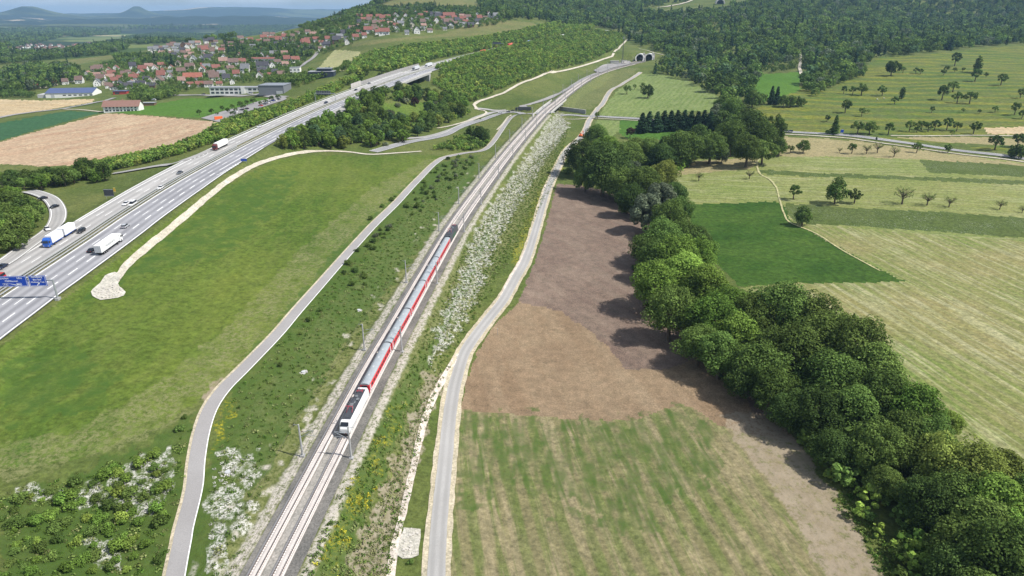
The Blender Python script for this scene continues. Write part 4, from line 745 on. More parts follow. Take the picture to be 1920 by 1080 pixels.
nb_ += bushes([(0, 1085), (0, 950), (150, 905), (300, 850), (330, 870), (325, 960), (290, 1085)], 3.4, 84, .8, 2.1, ['mid', 'bright', 'bright', 'olive', 'lime'], 'low_shrub', 'low green shrub in the near flowery corner, {} from the near end', 'low shrubs in the near corner', 16)
bushes([(505, 690), (520, 640), (560, 575), (600, 560), (610, 600), (560, 640), (530, 700)], 6.5, 14, .8, 1.5, ['pale', 'olive', 'mid'], 'slope_shrub', 'whitish low shrub beside the cycle path, {} by distance', 'whitish shrubs beside the cycle path', 17)
for k, (a, b, c) in enumerate([(770, 1052, 16), (335, 800, 22), (345, 780, 14), (448, 762, 9), (900, 222, 5)]): lone(a, b, c, 'mid', 'bush', 'lone_bush', ['single small tree growing from the stone-paved square', 'bush beside the bend of the cycle path', 'small bush just beyond the bush at the cycle path bend', 'tiny dark bush alone between cycle path and railway', 'tiny round bush where the light path bends'][k], 'bush', None, 1.6, .5)
# --- woods nobody could count: one object each, faces placed as instances
PCOL = bpy.data.collections.new('plant_kinds')
def stuff(name, pts, scl, idx, protos, label=None, zs=None):
    c_ = bpy.data.collections.new(name+'_kinds')
    for k, (me, colr) in enumerate(protos):
        key = 'leaves_%.3f_%.3f' % (colr[0], colr[1]); mt_ = MATS.get(key) or leaf_mat(key, False, colr); me = me.copy(); me.materials.clear(); me.materials.append(mt_)
        o = bpy.data.objects.new('%s_kind_%02d' % (name, k), me); c_.objects.link(o)
    me = bpy.data.meshes.new(name); me.vertices.add(len(pts)); me.vertices.foreach_set('co', np.asarray(pts, np.float32).ravel())
    for a, v, t in (('scl', scl, 'FLOAT'), ('rot', RNG.uniform(0, 6.28, len(pts)), 'FLOAT'), ('kd', idx, 'INT')):
        at = me.attributes.new(a, t, 'POINT'); at.data.foreach_set('value', np.asarray(v, np.int32 if t == 'INT' else np.float32))
    o = obj(name, me, kind='stuff')
    if label: o['label'] = label
    g = bpy.data.node_groups.new(name, 'GeometryNodeTree'); g.interface.new_socket('Geometry', in_out='INPUT', socket_type='NodeSocketGeometry'); g.interface.new_socket('Geometry', in_out='OUTPUT', socket_type='NodeSocketGeometry')
    N_ = g.nodes; gi = N_.new('NodeGroupInput'); go = N_.new('NodeGroupOutput'); iop = N_.new('GeometryNodeInstanceOnPoints'); ci = N_.new('GeometryNodeCollectionInfo'); ci.inputs[0].default_value = c_; ci.inputs[1].default_value = True; ci.inputs[2].default_value = True
    def at_(n, t): x = N_.new('GeometryNodeInputNamedAttribute'); x.data_type = t; x.inputs[0].default_value = n; return x.outputs[0]
    cx = N_.new('ShaderNodeCombineXYZ'); g.links.new(at_('rot', 'FLOAT'), cx.inputs[2]); g.links.new(gi.outputs[0], iop.inputs['Points']); g.links.new(ci.outputs[0], iop.inputs['Instance'])
    iop.inputs['Pick Instance'].default_value = True; g.links.new(at_('kd', 'INT'), iop.inputs['Instance Index']); g.links.new(cx.outputs[0], iop.inputs['Rotation']); g.links.new(at_('scl', 'FLOAT'), iop.inputs['Scale']); g.links.new(iop.outputs[0], go.inputs[0])
    md = o.modifiers.new('plants', 'NODES'); md.node_group = g; return o
LOW = [crown('far_crown', 300+i, 12, 5.6, 14, 420, 1.35, .0) for i in range(5)]
LOWC = [crown('far_spruce', 310+i, 17, 3.2, 16, 260, 1.3, .04, 'cone', .6) for i in range(2)]
SCR = [crown('scrub_crown', 320+i, 4.6, 2.1, 8, 190, .75, .0, 'round') for i in range(3)]
gcol = lambda *k: [GREENS[x] for x in k]
FP = [(LOW[i%5], tuple(v*f_ for v in c)) for i, (c, f_) in enumerate(zip(gcol('deep', 'deep', 'mid', 'mid', 'bluish', 'deep', 'olive', 'grey'), (1.25, 1.5, 1.15, 1.4, 1.3, 1.0, 1.3, 1.2)))]+[(LOWC[0], GREENS['spruce']), (LOWC[1], GREENS['spruce'])]
SP = [(SCR[i%3], tuple(v*1.4 for v in c)) for i, c in enumerate(gcol('mid', 'bright', 'bright', 'yellow', 'deep', 'lime', 'mid'))]
def gather(specs, seed):
    A = [];S = [];K = []
    for (poly, spc, s0, s1, kk, *hl) in specs:
        P = scatter(poly, spc, seed=seed, holes=hl[0] if hl else ()); seed += 1; A.append(P); S.append(RNG.uniform(s0, s1, len(P))*np.where(RNG.random(len(P)) < .07, 1.35, 1)); 
        cl_ = vnoise(P[:, 0], P[:, 1], 160, 31); kk = list(kk); pick = RNG.integers(0, len(kk), len(P)); con = (cl_ > .75)&(RNG.random(len(P)) < .6)&(8 in kk); v = np.array(kk)[pick]; v = np.where(con, RNG.integers(8, 10, len(P)), v); K.append(v)
    return np.vstack(A), np.concatenate(S), np.concatenate(K)
ALLF = (0, 1, 2, 3, 4, 5, 6, 0, 1, 2, 3, 4, 5, 7, 1, 3, 6, 0, 2, 4, 8)
hillwood = [(676, 4), (690, -60), (2050, -60), (2050, 66), (1925, 82), (1850, 88), (1780, 96), (1700, 104), (1640, 108), (1625, 122), (1600, 145), (1560, 156), (1500, 166), (1500, 150), (1510, 120), (1505, 98), (1495, 98), (1490, 122), (1420, 132), (1420, 160), (1395, 196), (1372, 202), (1330, 176), (1285, 152), (1225, 142), (1234, 130), (1250, 117), (1252, 105), (1222, 94), (1180, 78), (1172, 66), (1130, 52), (1060, 50), (1000, 38), (940, 40), (900, 16), (890, -14), (820, -24), (745, 0), (700, 14)]
A, S, K = gather([(hillwood, 9.4, .85, 1.45, ALLF, [[(1262, 8), (1330, -4), (1420, 0), (1350, 22), (1225, 26), (1180, 20), (1236, 12), (1300, -12)]]),
 ([(590, 52), (610, 42), (640, 30), (680, 14), (740, 16), (780, 12), (900, 20), (960, 34), (900, 34), (700, 30), (640, 42)], 9, .7, .9, ALLF),
 ([(1510, 170), (1540, 158), (1620, 130), (1625, 140), (1600, 150), (1560, 165), (1520, 185)], 10, .7, 1.0, (0, 1, 2, 3, 6, 7)),
 ([(1400, 128), (1490, 122), (1490, 135), (1420, 140)], 14, .5, .8, (0, 2, 6)), ([(1400, 182), (1440, 190), (1430, 200), (1400, 205)], 9, .5, .7, (0, 1, 2))], 40)
print('forest', len(A)); stuff('woodland', A, S, K, FP, 'dark mixed forest covering the hillside above the tunnel')
belts = [([(800, 150), (818, 127), (900, 101), (1049, 69), (1122, 58), (1172, 66), (1170, 78), (1152, 92), (1126, 108), (1090, 121), (1044, 131), (980, 152), (930, 172), (888, 192), (860, 188), (812, 158)], 3.5, .62, 1.15, range(7), [[(797, 138), (830, 128), (812, 160), (780, 165)]]),
 ([(640, 160), (660, 160), (765, 126), (830, 109), (900, 96), (1000, 76), (1113, 55), (1120, 34), (1050, 42), (980, 58), (880, 76), (810, 84), (740, 92), (690, 104), (665, 120)], 4.6, .8, 1.5, range(7)),
 (hedge, 2.5, .55, .9, range(7)), ([(1080, 330), (1098, 300), (1150, 330), (1215, 380), (1230, 470), (1240, 560), (1310, 650), (1370, 700), (1450, 770), (1500, 830), (1575, 930), (1640, 1010), (1690, 1110), (2050, 1150), (1950, 1000), (1830, 910), (1700, 790), (1560, 670), (1420, 620), (1330, 520), (1280, 430), (1240, 350), (1330, 285), (1450, 280), (1440, 262), (1300, 270), (1200, 290)], 4.0, .6, 1.5, range(7)), ([(660, 200), (700, 184), (790, 186), (860, 200), (885, 215), (800, 245), (640, 275), (540, 284), (600, 240)], 5, .6, 1.1, range(7), [CLEAR]),
 ([(812, 283), (850, 262), (880, 252), (905, 255), (915, 270), (905, 282)], 3.5, .5, .8, range(7))]
A, S, K = gather(belts, 60); print('scrub', len(A)); stuff('young_woodland', A, S, K, SP, 'dense bright young woodland on the slopes beside the motorway')
plainw = [([(0, 96), (0, 56), (120, 54), (228, 56), (226, 64), (150, 70), (110, 72), (60, 84)], 22, 1.4, 2.0, ALLF, [[(104, 74), (120, 68), (140, 69), (142, 74)]]),
 ([(0, 122), (0, 98), (60, 100), (120, 98), (160, 88), (230, 82), (240, 92), (200, 104), (120, 110), (60, 116)], 13, .8, 1.2, ALLF),
 ([(0, 160), (0, 145), (60, 128), (130, 128), (150, 135), (140, 156), (60, 172), (0, 178)], 11, .8, 1.3, ALLF), ([(230, 72), (300, 62), (400, 66), (420, 50), (560, 48), (520, 60), (420, 74), (360, 78), (260, 84)], 14, .8, 1.2, ALLF),
 ([(200, 55), (260, 50), (400, 51), (520, 50), (520, 54), (300, 56)], 45, 1.6, 2.4, ALLF), ([(200, 78), (240, 74), (340, 76), (400, 88), (330, 78), (230, 84)], 16, .7, 1.1, ALLF)]
A, S, K = gather(plainw, 70); print('plain woods', len(A)); stuff('plain_woodland', A, S, K, FP, 'woods and hedgerows spread over the far plain')
vill = [([(130, 150), (200, 118), (260, 104), (330, 98), (420, 90), (480, 80), (560, 60), (640, 55), (680, 70), (660, 84), (610, 100), (575, 112), (560, 128), (540, 145), (500, 156), (400, 158), (330, 178), (240, 178), (180, 155)], 12, .38, .66, (0, 1, 2, 3, 6)),
 ([(420, 80), (480, 82), (560, 84), (585, 92), (590, 104), (560, 112), (430, 110), (425, 95)], 8, .6, .95, ALLF), ([(215, 108), (330, 108), (350, 122), (280, 128), (230, 124)], 8, .6, 1.0, ALLF), ([(560, 52), (600, 40), (700, 22), (800, 22), (900, 30), (960, 36), (940, 46), (900, 52), (800, 58), (700, 66), (600, 66)], 11, .4, .7, (0, 1, 2, 3, 6)), ([(560, 70), (640, 58), (680, 48), (700, 56), (640, 70), (570, 82)], 9, .5, .8, ALLF), ([(240, 182), (280, 175), (330, 172), (335, 180), (300, 188), (250, 192)], 6, .4, .7, (0, 2, 6)), ([(560, 165), (600, 150), (660, 130), (650, 118), (640, 134), (560, 145), (500, 152), (520, 165)], 7, .4, .7, (0, 2, 6)), ([(0, 185), (0, 172), (45, 178), (70, 183)], 8, .5, .7, (0, 1))]
A, S, K = gather(vill, 80); print('village trees', len(A)); stuff('village_greenery', A, S, K, FP, 'garden trees filling the gaps between the village houses')
# rough herbs and tufts on the banks: they break up the ground as in the photograph
def tuft(seed, col_=None):
    rg = np.random.default_rng(seed); n = 26; C = rg.normal(size=(5, 3))*[.35, .35, .06]; C[:, 2] = .12; V, F, c = leaves(rg, C, [.3]*5, n, .30, up=.5, flat=.7); V[:, 2] = np.maximum(V[:, 2], 0); return np_mesh('tuft', V, F, M_leaf, {'clump': c})
TU = [tuft(400+i) for i in range(4)]
TP = [(TU[0], (.15, .20, .055)), (TU[1], (.11, .18, .035)), (TU[2], (.21, .23, .09)), (TU[3], (.08, .14, .03)), (TU[0], (.60, .59, .54)), (TU[1], (.52, .47, .05)), (TU[2], (.24, .23, .12))]
def sc2(poly, spc, kk, s0, s1, seed, dens=None):
    P = scatter(poly, spc, seed=seed)
    if dens is not None: P = P[dens(P[:, 0], P[:, 1])]
    return P, RNG.uniform(s0, s1, len(P)), np.array(kk)[RNG.integers(0, len(kk), len(P))]
TS = [sc2([(803, 692), (838, 655), (890, 560), (925, 470), (1000, 335), (1068, 235), (1046, 209), (985, 295), (895, 425), (845, 540), (815, 630)], 1.2, (4, 4, 4, 4, 2, 6), .6, 1.25, 90, lambda x, y: vnoise(x, y, 9, 9) > -.2),
 sc2([(560, 1085), (640, 930), (760, 700), (870, 470), (950, 350), (1066, 240), (1045, 330), (980, 450), (850, 660), (770, 880), (735, 1085)], 1.7, (0, 1, 2, 1, 0, 1), .8, 1.4, 91),
 sc2([(570, 1085), (640, 930), (720, 800), (700, 950), (640, 1085)], 1.3, (5, 5, 1, 0), .7, 1.2, 92, lambda x, y: vnoise(x, y, 22, 8) > -.1),
 sc2([(640, 1085), (700, 960), (790, 740), (825, 690), (800, 800), (725, 1085)], 1.2, (6, 6, 2, 3), .6, 1.1, 93),
 sc2([(0, 1085), (0, 930), (330, 830), (370, 790), (330, 1085)], 2.1, (0, 1, 0, 2, 1), .8, 1.6, 94), sc2([(30, 935), (140, 920), (320, 832), (320, 930), (250, 985), (110, 945)], 1.4, (4, 4, 0), .6, 1.1, 95, lambda x, y: vnoise(x, y, 9, 9) > .1),
 sc2([(385, 1085), (400, 880), (440, 740), (560, 600), (680, 470), (860, 300), (890, 300), (700, 600), (520, 850), (430, 1085)], 2.3, (0, 1, 0, 2, 1), .7, 1.4, 96),
 sc2([(395, 1010), (405, 850), (480, 850), (470, 1000), (430, 1085)], 1.4, (4, 4, 0), .6, 1.0, 97, lambda x, y: vnoise(x, y, 9, 9) > .0),
 sc2([(1600, 985), (1560, 935), (1590, 900), (1640, 960), (1690, 1085), (1655, 1085)], 1.2, (0, 1, 3), .8, 1.6, 99)]
A = np.vstack([t[0] for t in TS]); S = np.concatenate([t[1] for t in TS]); K = np.concatenate([t[2] for t in TS]); print('tufts', len(A)); stuff('wild_herbs', A, S, K, TP, 'rough grass, herbs and white flowers on the railway banks')
# ------------------------------------------------------------------ railway: slab track, sleepers and rails on the bank
M_slab = mat('slab_concrete', (.49, .45, .42), .85, var=.12, vs=.6); M_ballast = field_mat('ballast_dark', (.145, .14, .14), (.20, .19, .185), (.10, .10, .10), big=.1, fine=2.2, bump=.5)
M_mid = field_mat('track_middle', (.27, .255, .245), (.32, .30, .29), (.22, .21, .2), big=.05, fine=2.0, bump=.3); M_rail = mat('rail_steel', (.16, .125, .105), .45, .6); M_sleeper = mat('sleeper_concrete', (.62, .57, .54), .85, var=.1, vs=1.5)
zr = lambda off: (lambda x, y: RZ(rail_y(x, y))+off)
_RLs = RAIL[::2]
def rail_y(x, y):
    d, ix = sd_poly(_RLs, x, y); return np.interp(ix, np.arange(len(_RLs)), _RLs[:, 1])
RF = resample(RAIL, 2.0, .004); RF = RF[RF[:, 1] < 1172]; GAU = 2.3
ribbon('trackbed', RF, [-5.1, -3.6, 0, 3.6, 6.2], zr(-.42), M_ballast); ribbon('trackbed_middle', RF, [-.95, .95], zr(-.36), M_mid)
ribbon('shoulder_walk', RF, [4.6, 5.6, 6.7], zr(-.38), MATS['road_asphalt']) if False else None
sp_ = np.interp(RF[:, 1], [0, 900, 1172], [2.3, 2.6, 9.5])
def box_rail(name, C, offc, wid, z0, z1, m_, parent=None):
    T = np.gradient(C[:, :2], axis=0); T /= np.hypot(T[:, 0], T[:, 1])[:, None]; N_ = np.stack([T[:, 1], -T[:, 0]], 1); offc = np.broadcast_to(offc, (len(C),)); rows = []
    zz = RZ(C[:, 1])
    for o_, z_ in ((-wid/2, z0), (-wid/2, z1), (wid/2, z1), (wid/2, z0)):
        p = C[:, :2]+N_*(offc+o_)[:, None]; rows.append(np.c_[p, zz+z_])
    V = np.stack(rows, 1).reshape(-1, 3); id_ = np.arange(len(V)).reshape(-1, 4); F = np.stack([id_[:-1, :3], id_[:-1, 1:], id_[1:, 1:], id_[1:, :3]], -1).reshape(-1, 4)
    return obj(name, np_mesh(name, V, F, m_), parent)
for sgn, lb in ((-1, 'empty pale slab track on the village side'), (1, 'slab track that the red train runs on')):
    t = box_rail('railway_track', RF, sgn*sp_, 2.75, -.36, -.14, M_slab); t['kind'] = 'structure'; t['label'] = lb
    for r_ in (-.7535, .7535): box_rail('rail', RF, sgn*sp_+r_, .12, -.14, .06, M_rail, t)
    s_ = np.r_[0, np.cumsum(np.hypot(*np.diff(RF[:, :2], axis=0).T))]; V = []; F = []; q = 0
    for a in np.arange(0, np.interp(560, RF[:, 1], s_), .66):
        i = np.interp(a, s_, np.arange(len(RF))); p, d, n_ = frame_at(RF, i); c_ = p[:2]+n_[:2]*sgn*2.3; z = RZ(p[1])
        for r_ in (-.7535, .7535):
            for du, dv in ((-.30, -.21), (.30, -.21), (.30, .21), (-.30, .21)): V.append((*(c_+n_[:2]*(r_+du)+d[:2]*dv), z-.08))
            for du, dv in ((-.30, -.21), (.30, -.21), (.30, .21), (-.30, .21)): V.append((*(c_+n_[:2]*(r_+du)+d[:2]*dv), z-.14))
            F += [(q, q+1, q+2, q+3), (q, q+4, q+5, q+1), (q+1, q+5, q+6, q+2), (q+2, q+6, q+7, q+3), (q+3, q+7, q+4, q)]; q += 8
    obj('sleepers', np_mesh('sleepers', V, F, M_sleeper), t)
ribbon('gap_shadow_strip', RF, [2.3-.7-.75, 2.3-.7+.0], zr(-.2), M_mid) if False else None
# ------------------------------------------------------------------ trains
def rail_frame(y, off):
    i = np.interp(y, RAIL[:, 1], np.arange(len(RAIL))); p, d, n_ = frame_at(RAIL, i); q = p[:2]+n_[:2]*off; ang = math.atan2(d[1], d[0])-math.pi/2; return q[0], q[1], RZ(p[1])+.06, ang
sR = np.r_[0, np.cumsum(np.hypot(*np.diff(RAIL[:, :2], axis=0).T))]
def at_s(s): return np.interp(s, sR, RAIL[:, 1])
M_white_p = mat('paint_white', (.72, .72, .72), .35, spec=.5, var=.06); M_dkroof = mat('roof_dark', (.055, .06, .07), .55, var=.2); M_red = mat('paint_red', (.62, .022, .035), .35, spec=.5, var=.08); M_silver = mat('roof_silver', (.34, .37, .39), .45, .15, var=.1, vs=.5)
M_glass = mat('glass_dark', (.012, .015, .02), .12, spec=.8); M_black = mat('underframe', (.02, .02, .022), .7); M_pred = mat('pantograph_red', (.40, .05, .07), .5); M_lgrey = mat('light_grey', (.45, .46, .47), .6, var=.15); M_green = mat('paint_green', (.02, .10, .05), .4, spec=.5)
def wheelset(m, ys, r=.46, hw=.78):
    for y in ys:
        for x in (-hw, hw): m.tube((x-.07, y, r), (x+.07, y, r), r, n=12)
    return m
def locomotive(label, dark=False):
    t = thing('locomotive', label, 'locomotive', group='locomotives of the train'); L = 9.35; bc = M_white_p if not dark else mat('paint_darkgrey', (.06, .065, .07), .4, spec=.5); w_ = 1.5
    m = MB(); sec = lambda y, k, h, z0=1.05: [(-w_*k, y, z0), (-w_*k, y, h-.75), (-w_*k*.80, y, h), (w_*k*.80, y, h), (w_*k, y, h-.75), (w_*k, y, z0)]
    m.loft([sec(-L, .84, 2.35), sec(-L+.45, .93, 3.0), sec(-L+1.25, 1.0, 3.85), sec(L-1.25, 1.0, 3.85), sec(L-.45, .93, 3.0), sec(L, .84, 2.35)]); m.build('body', bc, t, .05)
    MB().box(0, 0, 3.86, 2.25, 14.2, .10).box(0, 0, 3.96, 1.5, 12.8, .10).build('roof', M_dkroof, t)
    m = MB()
    for x, y, a, b, c in ((-.4, -1, .9, 1.4, .3), (.5, 1.6, .7, 1.0, .35), (-.3, 3.2, .8, .9, .25), (.45, -2.6, .35, .35, .55), (.1, .3, .35, 1.2, .22)): m.box(x, y, 4.05, a, b, c)
    m.build('roof_equipment', mat('equipment_grey', (.16, .17, .18), .6, var=.3), t)
    for y, up in ((-4.4, 1), (5.2, 0)):
        m = MB(); z = 4.15
        for x in (-.75, .75): m.tube((x, y, z), (x*.7, y+1.7, z+(.9 if up else .25)), .06, n=5).tube((x*.7, y+1.7, z+(.9 if up else .25)), (x*.5, y, z+(1.9 if up else .35)), .05, n=5)
        m.box(0, y, z+(1.9 if up else .4), 1.7, .2, .05); m.build('pantograph', M_pred, t)
    for s in (-1, 1):
        m = MB(); y0, z0, y1, z1 = s*(L-.36), 2.95, s*(L-1.12), 3.78; m.quad((-1.12, y0-s*-.03, z0), (1.12, y0+s*.03, z0), (.98, y1+s*.05, z1+.03), (-.98, y1+s*.05, z1+.03)); m.build('windscreen', M_glass, t)
        m = MB().box(0, s*(L+.02), .42, 2.5, .35, .75)
        for x in (-.85, .85): m.tube((x, s*L, 1.05), (x, s*(L+.55), 1.05), .13, n=8).tube((x, s*(L+.50), 1.05), (x, s*(L+.6), 1.05), .24, n=10)
        m.build('buffer_beam', M_black, t)
        for x in (-.85, .85): MB().box(x, s*(L-.02), 1.75, .34, .12, .2).build('headlight', M_lgrey, t)
    m = MB().box(0, 0, .55, 2.5, 5.5, .6)
    for s in (-1, 1): m.box(0, s*5.0, .45, 2.5, 3.8, .5); wheelset(m, (s*3.7, s*6.3), .62)
    m.build('bogies', M_black, t)
    if dark: MB().box(1.52, -1, 1.3, .02, 6, 1.4).build('side_stripe', M_green, t)
    remember(t); return t
def coach():
    t = thing('passenger_coach', 'x', 'coach', group='coaches of the red train'); L = 13.1
    def sec(y, k=1.0): return [(-1.42*k, y, .95), (-1.42*k, y, 3.0), (-1.30*k, y, 3.45), (1.30*k, y, 3.45), (1.42*k, y, 3.0), (1.42*k, y, .95)]
    m = MB(); m.loft([sec(-L), sec(L)]); m.build('body', M_red, t, .03)
    def rf(y): return [(math.cos(a)*1.34, y, 3.44+math.sin(a)*.62) for a in np.linspace(0, math.pi, 9)]
    MB().loft([rf(-L+.06), rf(L-.06)]).build('roof', M_silver, t)
    m = MB()
    for y in (-8, -3, 3, 8): m.box(0, y, 4.0, .5, 1.0, .12)
    m.build('roof_vents', M_lgrey, t)
    MB().box(0, 0, 1.0, 2.90, 2*L-.4, .42).build('lower_stripe', M_white_p, t)
    for s in (-1, 1):
        m = MB()
        for k in range(10): y = -10.1+k*2.25; m.box(s*1.425, y, 2.05, .04, 1.55, .78)
        m.build('window_band', M_glass, t)
        for y in (-12, 12): MB().box(s*1.43, y, 1.25, .04, .9, 1.95).build('door', mat('door_grey', (.5, .5, .52), .5), t)
    for s in (-1, 1): MB().box(0, s*(L+.12), 1.1, 1.5, .5, 2.3).build('gangway', M_black, t)
    m = MB().box(0, 0, .35, 2.3, 9, .6)
    for s in (-1, 1): m.box(0, s*9.5, .35, 2.3, 3.0, .45); wheelset(m, (s*8.25, s*10.75))
    m.build('bogies', M_black, t); remember(t); return t
y0f = None
def place_train(o, sc, L, off=2.3):
    x, y, z, a = rail_frame(at_s(sc), off); o.location = (x, y, z); d1 = rail_frame(at_s(sc-L*.35), off); d2 = rail_frame(at_s(sc+L*.35), off)
    yaw = math.atan2(d2[1]-d1[1], d2[0]-d1[0])-math.pi/2; o.rotation_euler = (math.atan2(d2[2]-d1[2], math.hypot(d2[0]-d1[0], d2[1]-d1[1])), 0, yaw)
fy = onprof([(650, 812)], -3.2, .03)[0][1]; s0 = np.interp(fy, RAIL[:, 1], sR)
lo1 = locomotive('white-fronted electric locomotive with dark grey roof leading the train'); place_train(lo1, s0+9.6, 18.7); s = s0+19.2
cc = coach(); CO = 'silver-roofed red coach, {} behind the white locomotive'
for k in range(5):
    c_ = cc if k == 0 else copy_thing(cc, (0, 0, 0)); c_['label'] = CO.format(ordw(k+1)); place_train(c_, s+12.5, 24.3); c_.scale = (.97, .922, .97); s += 24.8
lo2 = locomotive('dark grey electric locomotive at the far end of the train', True); place_train(lo2, s+9.7, 18.7)
# ------------------------------------------------------------------ overhead line masts and wires
M_mast = mat('mast_concrete', (.36, .36, .36), .8, var=.15); M_galv = mat('galvanised_steel', (.38, .40, .41), .5, .5)
def rail_mast(side):
    t = thing('catenary_mast', 'x', 'mast'); s = -side
    MB().tube((0, 0, -.8), (0, 0, 9.0), .27, .19, 10).build('pole', M_mast, t)
    MB().box(0, 0, -.6, 1.0, 1.0, .75).build('footing', M_mast, t)
    MB().tube((0, 0, 6.9), (s*3.3, 0, 7.5), .06, n=6).tube((0, 0, 5.3), (s*3.6, 0, 7.4), .07, n=6).tube((s*1.6, 0, 6.1), (s*4.1, 0, 5.9), .05, n=6).tube((s*3.3, 0, 7.5), (s*3.5, 0, 5.9), .04, n=5).build('bracket', M_galv, t)
    MB().tube((0, 0, 8.7), (s*-.1-side*-.0, 0, 8.9), .1).tube((0, 0, 8.8), (side*1.3, 0, 8.9), .06, n=6).build('feeder_arm', M_galv, t)
    for x in (.5*s, ): MB().tube((x, 0, 6.95), (x*1.8, 0, 7.05), .11, n=8).build('insulator', mat('insulator_brown', (.12, .05, .03), .3), t)
    remember(t); return t
LM = rail_mast(-1); RM = rail_mast(1); sy = sorted(onprof([(655, 856), (754, 657), (820, 530), (867, 433), (905, 382), (935, 333), (962, 294)], -4.9, .03)[:, 1]); ss = [np.interp(v, RAIL[:, 1], sR) for v in sy]; gap_ = float(np.median(np.diff(ss)))
print('mast spacing', np.diff(ss)); stn = [ss[0]-gap_]+ss[:5]; 
while stn[-1]+gap_ < sR[-1]-12: stn.append(stn[-1]+gap_)
MASTS = {-1: [], 1: []}
for k, s_ in enumerate(stn):
    for side, pr in ((-1, LM), (1, RM)):
        x, y, z, a = rail_frame(at_s(s_), side*(6.15 if at_s(s_) < 850 else 8.0))
        o = pr if k == 0 else copy_thing(pr, (0, 0, 0)); o.location = (x, y, z-.45); o.rotation_euler = (0, 0, a); o['group'] = 'overhead line masts along the railway'
        o['label'] = f'grey overhead line mast on the {"village" if side < 0 else "field"} side of the tracks, {ordw(k+1)} by distance'; MASTS[side].append((s_, o))
M_wire = mat('wire_copper', (.10, .09, .08), .5, .5)
for side in (-1, 1):
    pts = {'contact_wire': [], 'messenger_wire': [], 'feeder_wire': []}
    for k, (s_, o) in enumerate(MASTS[side]):
        for nm, off, z, sag in (('contact_wire', side*2.4, 5.5, .1), ('messenger_wire', side*2.4, 7.3, .9), ('feeder_wire', side*7.3, 8.6, 1.2)):
            pts[nm].append((s_, off, z, sag))
    for nm, L_ in pts.items():
        m = MB()
        for (s1, o1, z1, sg), (s2, o2, z2, _) in zip(L_[:-1], L_[1:]):
            pr = None
            for u in np.linspace(0, 1, 7):
                x, y, z, a = rail_frame(at_s(s1+(s2-s1)*u), o1); p = (x, y, z+z1-4*sg*u*(1-u))
                if pr: m.tube(pr, p, .032, n=4, cap=False)
                pr = p
        m.build('overhead_wire', M_wire, None, category='wire', group='overhead wires of the railway', label={'contact_wire': 'lowest overhead wire above the ', 'messenger_wire': 'middle overhead wire above the ', 'feeder_wire': 'high outer wire beside the '}[nm]+('village-side track' if side < 0 else 'track with the train'))
# ------------------------------------------------------------------ railway bridge over the road, tunnel mouths, motorway bridge
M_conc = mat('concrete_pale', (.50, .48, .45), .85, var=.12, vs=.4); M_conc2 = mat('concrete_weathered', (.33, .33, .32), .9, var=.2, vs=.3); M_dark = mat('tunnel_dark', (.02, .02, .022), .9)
def frame_box(m, P, i0, i1, offa, offb, z0, z1, zf, step=6):
    """solid following the line from index i0 to i1, between two lateral offsets"""
    A = []; 
    for i in np.linspace(i0, i1, step):
        p, d, n_ = frame_at(P, i); a = p[:2]+n_[:2]*offa; b = p[:2]+n_[:2]*offb; z = zf(p[1]); A.append([(a[0], a[1], z+z0), (a[0], a[1], z+z1), (b[0], b[1], z+z1), (b[0], b[1], z+z0)])
    m.loft(A); return m
ri = lambda y: np.interp(y, RAIL[:, 1], np.arange(len(RAIL))); mi = lambda y: np.interp(y, MW[:, 1], np.arange(len(MW)))
t = thing('railway_bridge', 'concrete railway bridge with pale parapets over the main road', 'bridge', (0, 0, 0))
frame_box(MB(), RAIL, ri(BR1[0]-4), ri(BR1[1]+4), -7.6, 7.6, -1.5, -.46, RZ).build('deck', M_conc2, t)
frame_box(MB(), RAIL, ri(BR1[0]-24), ri(BR1[1]+16), -7.5, -7.1, -1.4, .8, RZ).build('parapet', M_conc, t); frame_box(MB(), RAIL, ri(BR1[0]-6), ri(BR1[1]+22), 7.1, 7.5, -1.6, .8, RZ).build('parapet', M_conc, t)
for y in (BR1[0]-2, BR1[1]+2): frame_box(MB(), RAIL, ri(y-2), ri(y+2), -8.2, 8.2, -9, -1.5, RZ).build('abutment', M_conc2, t)
P = U([1050, 1098], [206, 214]); 
t = thing('retaining_wall', 'long low dark concrete wall beside the railway bridge', 'wall', tuple(P[0])); d = P[1]-P[0]; L = math.hypot(d[0], d[1]); t.rotation_euler = (0, 0, math.atan2(d[1], d[0]))
MB().box(L/2, 0, -1, L, .6, 4.2).build('wall', M_conc2, t); MB().box(L/2, 0, 3.2, L+.3, .9, .25).build('coping', M_conc, t)
t = thing('motorway_bridge', 'wide pale motorway bridge with a dark opening under the deck', 'bridge', (0, 0, 0))
frame_box(MB(), MW, mi(BM[0]-3), mi(BM[1]+3), -18.4, 18.4, -2.0, -.12, MZ, 10).build('deck', M_conc2, t)
frame_box(MB(), MW, mi(BM[0]-8), mi(BM[1]+8), 17.6, 18.3, -1.6, .7, MZ, 10).build('parapet', M_conc, t)
for y in (BM[0]-1, BM[1]+1): frame_box(MB(), MW, mi(y-3), mi(y+3), -19, 19, -11, -2.0, MZ).build('abutment', M_conc2, t)
t = thing('noise_barrier', 'long grey noise barrier on the village side of the motorway', 'barrier', (0, 0, 0)); ya, yb = onprof([(646, 167), (769, 125.5)], 5.2, .045)[:, 1]
for k, (u, v) in enumerate(zip(np.linspace(ya, yb, 31)[:-1], np.linspace(ya, yb, 31)[1:])): frame_box(MB(), MW, mi(u)+.02, mi(v)-.02, -17.6, -17.3, -1, 3.6 if k > 3 else 4.4, MZ, 2).build('panel', mat('barrier_panel', (.30, .29, .28), .8, var=.2) if k > 3 else mat('barrier_light', (.42, .40, .37), .8), t)
